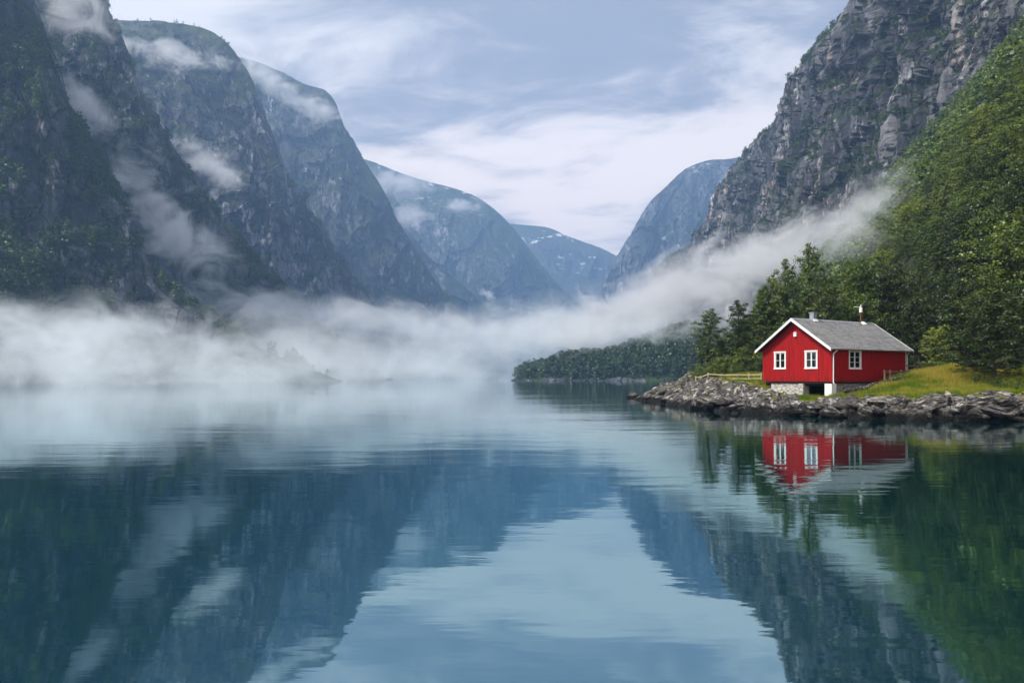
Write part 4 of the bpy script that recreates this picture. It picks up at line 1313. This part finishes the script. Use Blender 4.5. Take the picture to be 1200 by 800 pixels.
# slabs and boulders along the waterline, following the bedding of the bedrock
arc = resample(np.array([(17.0, 97.5, 0)] + [(a, b, 0) for a, b in SHORE[1:11]] + [(42, 38.5, 0)]), 130)
k_ = 0
for i_ in range(0, 130):
    for rep in range(2 if arc[i_, 1] < 62 else 1):
        x, y = arc[i_, 0] + R.uniform(-.5, .5), arc[i_, 1] + R.uniform(-.5, .5)
        if arc[i_, 1] > 60 and R.random() < .55: continue
        i2 = min(i_ + 1, 129); dx, dy = arc[i2, 0] - arc[max(i_ - 1, 0), 0], arc[i2, 1] - arc[max(i_ - 1, 0), 1]
        l = math.hypot(dx, dy); nx, ny = -dy / l, dx / l
        inn = R.choice([.2, .7, 1.4, 2.2, 3.2]) + R.uniform(-.3, .3)
        x += nx * inn; y += ny * inn
        s = (R.uniform(.25, .6) if R.random() < .6 else R.uniform(.6, 1.1)) * (1.0 if y < 62 else 1.15)
        g = gz(x, y)
        if 15 < x < 28 and 50 < y < 66 and inn > 1.6: continue
        left = y > 60
        mi = R.choice([0, 2, 2, 1, 1]) if inn > 1.2 else R.choice([0, 0, 2])
        lab = ('jagged tilted slab among the layered rocks of the point' if left else 'angular shore rock in the band of stones below cottage and meadow')
        boulder(x, y, g - s * .06, s * R.uniform(1.0, 1.7), s * R.uniform(.7, 1.1), s * R.uniform(.32, .55),
                (R.uniform(-.2, .2), -R.uniform(.15, .5) if left else R.uniform(-.35, .35), R.uniform(-.4, .9)), mi, R.randrange(5), lab,
                'tilted slabs on the point' if left else 'shore stones below the cottage and meadow')
# dry stone edge beside the cottage
Rw = random.Random(9)
wl = empty('stone_wall', (*ppos(1000, 57.5), 1.2), 0, 'low mossy dry stone edge climbing from the foundations to the railing', 'stone wall')
for k in range(46):
    f = k / 45
    px = 990 + 76 * f; Y = 57.8 + 5.2 * f; py = 456.5 - 19.5 * f ** 1.15
    x, y, z = wp(px, py + Rw.uniform(-.6, 1.2), Y)
    o = link('wall_stone', ROCKM[(Rw.choice([0, 2]), Rw.randrange(5))], wl)
    o.location = Vector((x, y, z - .12)) - Vector(wl.location); o.scale = (Rw.uniform(.16, .34), Rw.uniform(.15, .25), Rw.uniform(.10, .2)); o.rotation_euler = (0, Rw.uniform(-.3, .3), Rw.uniform(0, 3))

# ------------------------------------------------------------------ grass
def grass(n, region, hmin, hmax, mat, label, seed, name='grass'):
    r = np.random.default_rng(seed)
    x = r.uniform(region[0], region[1], n); y = r.uniform(region[2], region[3], n)
    z, s, rk, tl = height(x, y)
    nz = fbm(np.stack([x, y, 0 * x], 1) / 1.2, 3, 71)
    m = (s > 3.2) & (rk + 0.35 * nz < 0.42)
    # not inside the cottage
    cx_, cy_2 = x - CORN[0], y - CORN[1]
    lx = cx_ * math.cos(RZ) + cy_2 * math.sin(RZ); ly = -cx_ * math.sin(RZ) + cy_2 * math.cos(RZ)
    m &= ~((lx > -.1) & (lx < L_ + .2) & (ly > -.1) & (ly < W_ + .2))
    x, y, z, nz = x[m], y[m], z[m], nz[m]
    k = len(x); B = 4
    x, y, z = np.repeat(x, B), np.repeat(y, B), np.repeat(z, B)
    nzz = np.repeat(nz, B)
    x = x + r.normal(0, .06, k * B); y = y + r.normal(0, .06, k * B)
    dry = smooth(54, 60, y) * smooth(33, 36, x) * smooth(45, 42, x)
    h = r.uniform(hmin, hmax, k * B) * (1 + .4 * nzz) * (1 + .5 * dry)
    a = r.uniform(0, 6.28, k * B); ln = r.uniform(.1, .5, k * B) * h; wd = r.uniform(.012, .03, k * B)
    ca, sa = np.cos(a), np.sin(a)
    V = np.stack([np.stack([x - sa * wd, y + ca * wd, z - .03], 1), np.stack([x + sa * wd, y - ca * wd, z - .03], 1), np.stack([x + ca * ln, y + sa * ln, z + h], 1)], 1).reshape(-1, 3)
    tint = np.repeat(np.clip(.3 * nzz + .35 + .35 * dry + r.uniform(-.2, .2, k * B), 0, 1), 3)
    F = np.arange(len(V)).reshape(-1, 3)
    return tag(link(name, np_mesh(name, V, F, mat, False, {'tint': tint})), label, None, None, 'stuff')


t = NT('meadow_grass')
at = t.n('ShaderNodeAttribute', attribute_name='tint').outputs['Fac']
nz_ = t.noise(pos(t), 0.5, 3)
f = t.math('ADD', at, t.math('SUBTRACT', nz_, 0.5), clamp=True)
col = t.mix(t.ramp(f, 0.1, 0.9), (0.11, 0.19, 0.018), (0.46, 0.37, 0.07))
d_ = t.n('ShaderNodeBsdfDiffuse', {'Color': col}); tr_ = t.n('ShaderNodeBsdfTranslucent', {'Color': col})
t.put(t.out.inputs['Surface'], t.n('ShaderNodeMixShader', {0: .35, 1: d_.outputs[0], 2: tr_.outputs[0]}).outputs[0])
M_grass = t.m
grass(60000, (24, 48, 44, 68), .12, .38, M_grass, 'yellow green meadow grass on the mound right of the cottage', 1)
grass(40000, (14, 34, 60, 94), .08, .25, M_grass, 'short grass around the fence and along the point', 2)
print('objects', time.time() - T0)
# ------------------------------------------------------------------ water
t = NT('fjord_water')
p = pos(t)
d1 = t.noise(t.mapping(p, (0.30, 0.95, 1)), 1.0, 3, 0.5, 0.4)
d2 = t.noise(t.mapping(p, (1.1, 3.4, 1), (0, 0, 0.12)), 1.0, 3, 0.55, 0.3)
d3 = t.noise(t.mapping(p, (0.05, 0.16, 1), (0, 0, -0.1)), 1.0, 2, 0.5)
patch = t.ramp(t.noise(t.mapping(p, (0.010, 0.045, 1)), 1.0, 4, 0.6), 0.38, 0.66, 0.45, 1.5)
hgt = t.math('ADD', t.math('MULTIPLY', d1, 0.014), t.math('ADD', t.math('MULTIPLY', d2, 0.003), t.math('MULTIPLY', d3, 0.02)))
hgt = t.math('MULTIPLY', t.math('MULTIPLY', hgt, patch), 0.75)
nm = t.bump(hgt, 1.0, 0.85)
dif = t.n('ShaderNodeBsdfDiffuse', {'Color': (0.000, 0.022, 0.027)})
gl = t.n('ShaderNodeBsdfGlossy', {'Color': (0.60, 0.82, 0.88), 'Roughness': 0.03, 'Normal': nm})
fr = t.n('ShaderNodeFresnel', {'IOR': 1.33})
fac = t.math('ADD', t.math('MULTIPLY', fr.outputs[0], 0.46), 0.54, clamp=True)
t.put(gl.inputs['Color'], t.mix(t.ramp(fr.outputs[0], 0.35, 0.95), (0.54, 0.78, 0.84), (0.95, 0.98, 0.99)))
mx = t.n('ShaderNodeMixShader', {0: fac, 1: dif.outputs[0], 2: gl.outputs[0]})
t.put(t.out.inputs['Surface'], mx.outputs[0])
ww = np.array([(-3700, -400, 0), (3700, -400, 0), (3700, 5800, 0), (-3700, 5800, 0)], float)
tag(link('water', np_mesh('water', ww, np.array([[0, 1, 2, 3]]), t.m, False)), 'calm teal fjord water mirroring the mountains', None, None, 'structure')
lake = np.array([(-3800, -500, -9), (3800, -500, -9), (3800, 5900, -9), (-3800, 5900, -9)], float)
tag(link('ground', np_mesh('ground', lake, np.array([[0, 1, 2, 3]]), M_near, False)), 'bed of the fjord below the water', None, None, 'structure')

# ------------------------------------------------------------------ air
SUN = Vector((-0.64, -0.32, 0.76)).normalized()
sun_el = math.asin(SUN.z)
sun_az = math.atan2(SUN.x, SUN.y)

w = bpy.data.worlds.new('World'); SC.world = w
w.use_nodes = True
nt = NT.__new__(NT); nt.t = w.node_tree; nt.m = None
w.node_tree.nodes.clear()
out = nt.n('ShaderNodeOutputWorld')
sky = nt.n('ShaderNodeTexSky', sky_type='NISHITA', sun_disc=False)
sky.sun_elevation = sun_el; sky.sun_rotation = sun_az
sky.altitude = 50; sky.air_density = 1.0; sky.dust_density = 1.5
D = nt.n('ShaderNodeTexCoord').outputs['Generated']
sx = nt.n('ShaderNodeSeparateXYZ', {0: D})
zc = nt.math('ADD', nt.math('MAXIMUM', sx.outputs[2], 0.0), 0.16)
cx = nt.math('DIVIDE', sx.outputs[0], zc); cy = nt.math('DIVIDE', sx.outputs[1], zc)
cv = nt.n('ShaderNodeCombineXYZ', {0: cx, 1: cy, 2: 0.0}).outputs[0]
big = nt.noise(nt.mapping(cv, (0.55, 0.8, 1), (0, 0, 0.35), (3.1, 0.4, 0)), 1.1, 7, 0.56, 0.6)
wis = nt.noise(nt.mapping(cv, (1.3, 2.0, 1), (0, 0, 0.4), (1.0, 5.0, 0)), 1.7, 9, 0.62, 0.7)
mixn = nt.math('ADD', nt.math('MULTIPLY', big, 0.62), nt.math('MULTIPLY', wis, 0.38))
ccol = nt.mix(nt.ramp(mixn, 0.43, 0.58), (0.34, 0.35, 0.41), (0.92, 0.87, 0.86))
low = nt.ramp(sx.outputs[2], 0.14, 0.42, 1.0, 0.0)
warm = nt.math('MULTIPLY', low, nt.ramp(mixn, 0.44, 0.56, 0.1, 1.0))
ccol = nt.mix(warm, ccol, (1.60, 1.30, 1.08))
b1 = nt.n('ShaderNodeBackground', {'Color': sky.outputs[0], 'Strength': 0.10})
b2 = nt.n('ShaderNodeBackground', {'Color': ccol, 'Strength': 0.71})
cov = nt.ramp(mixn, 0.30, 0.55, 0.86, 0.98)
mxw = nt.n('ShaderNodeMixShader', {0: cov, 1: b1.outputs[0], 2: b2.outputs[0]})
nt.put(out.inputs[0], mxw.outputs[0])

ld = bpy.data.lights.new('sun', 'SUN'); ld.energy = 3.5; ld.angle = math.radians(9); ld.color = (1.0, 0.92, 0.82)
so = bpy.data.objects.new('sun', ld); COL.objects.link(so)
so.rotation_euler = SUN.to_track_quat('Z', 'Y').to_euler(); so['kind'] = 'helper'

cam = bpy.data.cameras.new('camera'); co = bpy.data.objects.new('camera', cam); COL.objects.link(co)
co.location = (0, 0, CAMZ); co.rotation_euler = (math.radians(90), 0, 0)
cam.sensor_width = 36; cam.lens = 36 * FPX / 1200; cam.shift_y = (HY - 400) / 1200
cam.clip_start = 0.2; cam.clip_end = 20000
SC.camera = co

# haze
HAZE_D = 2.2e-4
t = NT('haze_air')
pv = t.n('ShaderNodeVolumePrincipled', {'Color': (0.40, 0.64, 1.0), 'Density': HAZE_D, 'Anisotropy': 0.45})
t.put(t.out.inputs['Volume'], pv.outputs[0])
b = MB(); b.box(-3900, 3900, -600, 6000, -12, 1200)
tag(b.build('haze', t.m), 'thin blue air haze filling the fjord', None, None, 'stuff')


def mat_mist(i, dens, nscale, soft, col=(0.92, 0.935, 0.965)):
    t = NT('mist_air')
    c = obco(t)
    r = t.n('ShaderNodeVectorMath', {0: c}, operation='LENGTH').outputs['Value']
    pp = pos(t)
    off = (i * 37.1, i * 11.3, i * 5.7)
    n1 = t.noise(t.mapping(pp, (nscale, nscale, nscale * 1.35), (0, 0, 0), off), 1.0, 8, 0.66, 1.3)
    n0 = t.noise(t.mapping(pp, (nscale * .4, nscale * .4, nscale * .7), (0, 0, 0), off), 1.0, 2, 0.5, 0.5)
    fall = t.ramp(r, 0.0, 0.95, 1.0, 0.0)
    nn = t.math('ADD', t.math('MULTIPLY', n1, 0.78), t.math('MULTIPLY', n0, 0.22))
    e = t.math('ADD', fall, t.math('MULTIPLY', t.math('SUBTRACT', nn, 0.5), soft * 2.1))
    e = t.math('SUBTRACT', e, 0.38)
    e = t.math('MULTIPLY', t.math('MAXIMUM', e, 0.0), dens * 1.8)
    e = t.math('MULTIPLY', e, t.ramp(r, 0.85, 1.0, 1.0, 0.0))
    pv = t.n('ShaderNodeVolumePrincipled', {'Color': col, 'Density': e, 'Anisotropy': 0.0})
    t.put(t.out.inputs['Volume'], pv.outputs[0])
    return t.m


def mist(px, py, Y, wpx, hpx, depth, tau, tilt=0.0, soft=2.2, nl=None, label='drifting bank of pale mist'):
    """mist bank with optical depth about tau through its middle"""
    x, y, z = wp(px, py, Y)
    a, c = wpx / FPX * Y, hpx / FPX * Y
    bm = bmesh.new()
    bmesh.ops.create_icosphere(bm, subdivisions=3, radius=1.0)
    me = bpy.data.meshes.new('mist_bank'); bm.to_mesh(me); bm.free()
    mist.i += 1
    nl = nl or max(c * 1.15, a * 0.30)
    me.materials.append(mat_mist(mist.i, tau / depth, 1.0 / nl, soft))
    o = link('mist_bank', me)
    o.location = (x, y, z); o.scale = (a, depth, c); o.rotation_euler = (0, math.radians(-tilt), 0)
    tag(o, label, None, None, 'stuff')
    return o


mist.i = 0
# low bank over the water on the left
mist(200, 447, 150, 520, 13, 60, 0.22, 0, soft=1.6, label='thin veil of mist drifting low over the open water')
mist(-60, 428, 215, 260, 80, 34, 0.42, 0, soft=3.6, label='mist on the water in front of the forest at the left edge')
mist(110, 430, 250, 230, 66, 40, 0.45, 0, soft=3.6, label='mist on the water at the foot of the near left cliff')
mist(360, 436, 330, 260, 50, 70, 0.8, 0, label='mist on the water before the foot of the second cliff')
mist(-60, 425, 340, 380, 78, 60, 0.55, 0, soft=3.6, label='mist rolling over the water before the left forest')
mist(220, 425, 390, 300, 72, 90, 0.65, 0, soft=3.6, label='mist rolling over the water below the second cliff')
mist(60, 412, 420, 400, 84, 60, 0.35, 0, soft=3.4, label='low mist bank lying on the water at the left')
mist(360, 420, 560, 330, 66, 160, 1.0, 0, soft=3.2, label='low mist bank lying on the water left of the middle')
mist(560, 428, 950, 230, 56, 250, 1.5, 0, label='low mist over the far end of the fjord')
mist(60, 385, 300, 260, 50, 40, 0.8, 4, soft=2.6, label='wisps above the low mist at the left')
mist(360, 364, 660, 200, 36, 120, 1.3, -6, soft=2.6, label='wispy upper edge of the mist at the left')
mist(500, 386, 1000, 190, 36, 200, 2.0, -5, soft=2.6, label='wispy mist strand in the middle')
# diagonal bank on the right
mist(640, 388, 1000, 190, 46, 250, 2.6, 8, soft=2.4, label='mist strand rising towards the right cliff')
mist(730, 372, 640, 170, 56, 60, 1.8, 14, soft=2.4, label='mist bank resting on the headland wood')
mist(770, 352, 800, 200, 66, 140, 2.6, 18, soft=2.3, label='thick mist bank above the headland')
mist(890, 312, 560, 170, 62, 90, 2.2, 20, soft=2.4, label='mist bank climbing behind the tall trees')
mist(1010, 262, 300, 130, 60, 40, 1.2, 30, soft=2.4, label='mist tongue in the gully under the cliff')
mist(890, 375, 560, 150, 56, 80, 1.4, 0, label='mist behind the cottage trees')
mist(1000, 268, 175, 100, 60, 22, 0.55, 28, soft=2.2, label='faint mist drifting among the trees of the lower slope')
mist(745, 388, 455, 170, 34, 30, 1.1, 6, soft=2.4, label='torn mist veiling the top of the headland wood')
# mountain clouds on the left
mist(176, 245, 650, 120, 62, 60, 2.6, -50, soft=2.4, label='cloud in the gully between the first two cliffs')
mist(225, 290, 650, 100, 60, 60, 2.6, -24, soft=2.4, label='cloud puff below the gully of the second cliff')
mist(100, 125, 640, 60, 34, 50, 1.4, -62, label='cloud strip beside the left cliff')
mist(84, 14, 740, 84, 40, 60, 1.5, -10, label='cloud capping the second cliff')
mist(205, 62, 1300, 110, 22, 80, 1.9, -6, soft=2.6, label='thin cloud across the round topped mountain')
mist(252, 198, 1060, 66, 32, 90, 2.0, -34, label='cloud puff below the round topped mountain')
mist(320, 95, 2020, 62, 28, 120, 1.9, -36, label='cloud on the shoulder of the fourth mountain')
mist(374, 132, 2060, 54, 20, 120, 2.0, -18, label='small cloud beside the fourth peak')
mist(468, 215, 3200, 66, 26, 200, 1.6, -8, label='cloud on the middle mountain slope')
mist(480, 252, 2900, 44, 20, 150, 1.6, 0, label='cloud lower on the middle mountain')
mist(541, 241, 3450, 40, 12, 150, 2.2, 4, label='bright little cloud on the crest of the middle mountain')
mist(574, 345, 2700, 18, 9, 60, 2.0, -30, label='speck of cloud on the far slope')

SC.render.engine = 'CYCLES'
cy_ = SC.cycles
cy_.use_denoising = True
cy_.denoiser = 'OPENIMAGEDENOISE'
cy_.use_adaptive_sampling = True
cy_.adaptive_threshold = 0.02
cy_.max_bounces = 8; cy_.diffuse_bounces = 3; cy_.glossy_bounces = 3; cy_.transmission_bounces = 3
cy_.volume_bounces = 2; cy_.transparent_max_bounces = 64
cy_.volume_step_rate = 0.7; cy_.volume_max_steps = 256
cy_.sample_clamp_indirect = 6.0
cy_.caustics_reflective = False; cy_.caustics_refractive = False
SC.view_settings.view_transform = 'Standard'
SC.view_settings.look = 'None'
SC.view_settings.exposure = 0.88
SC.view_settings.gamma = 1.0
SC.view_settings.use_curve_mapping = False
print('done', time.time() - T0)
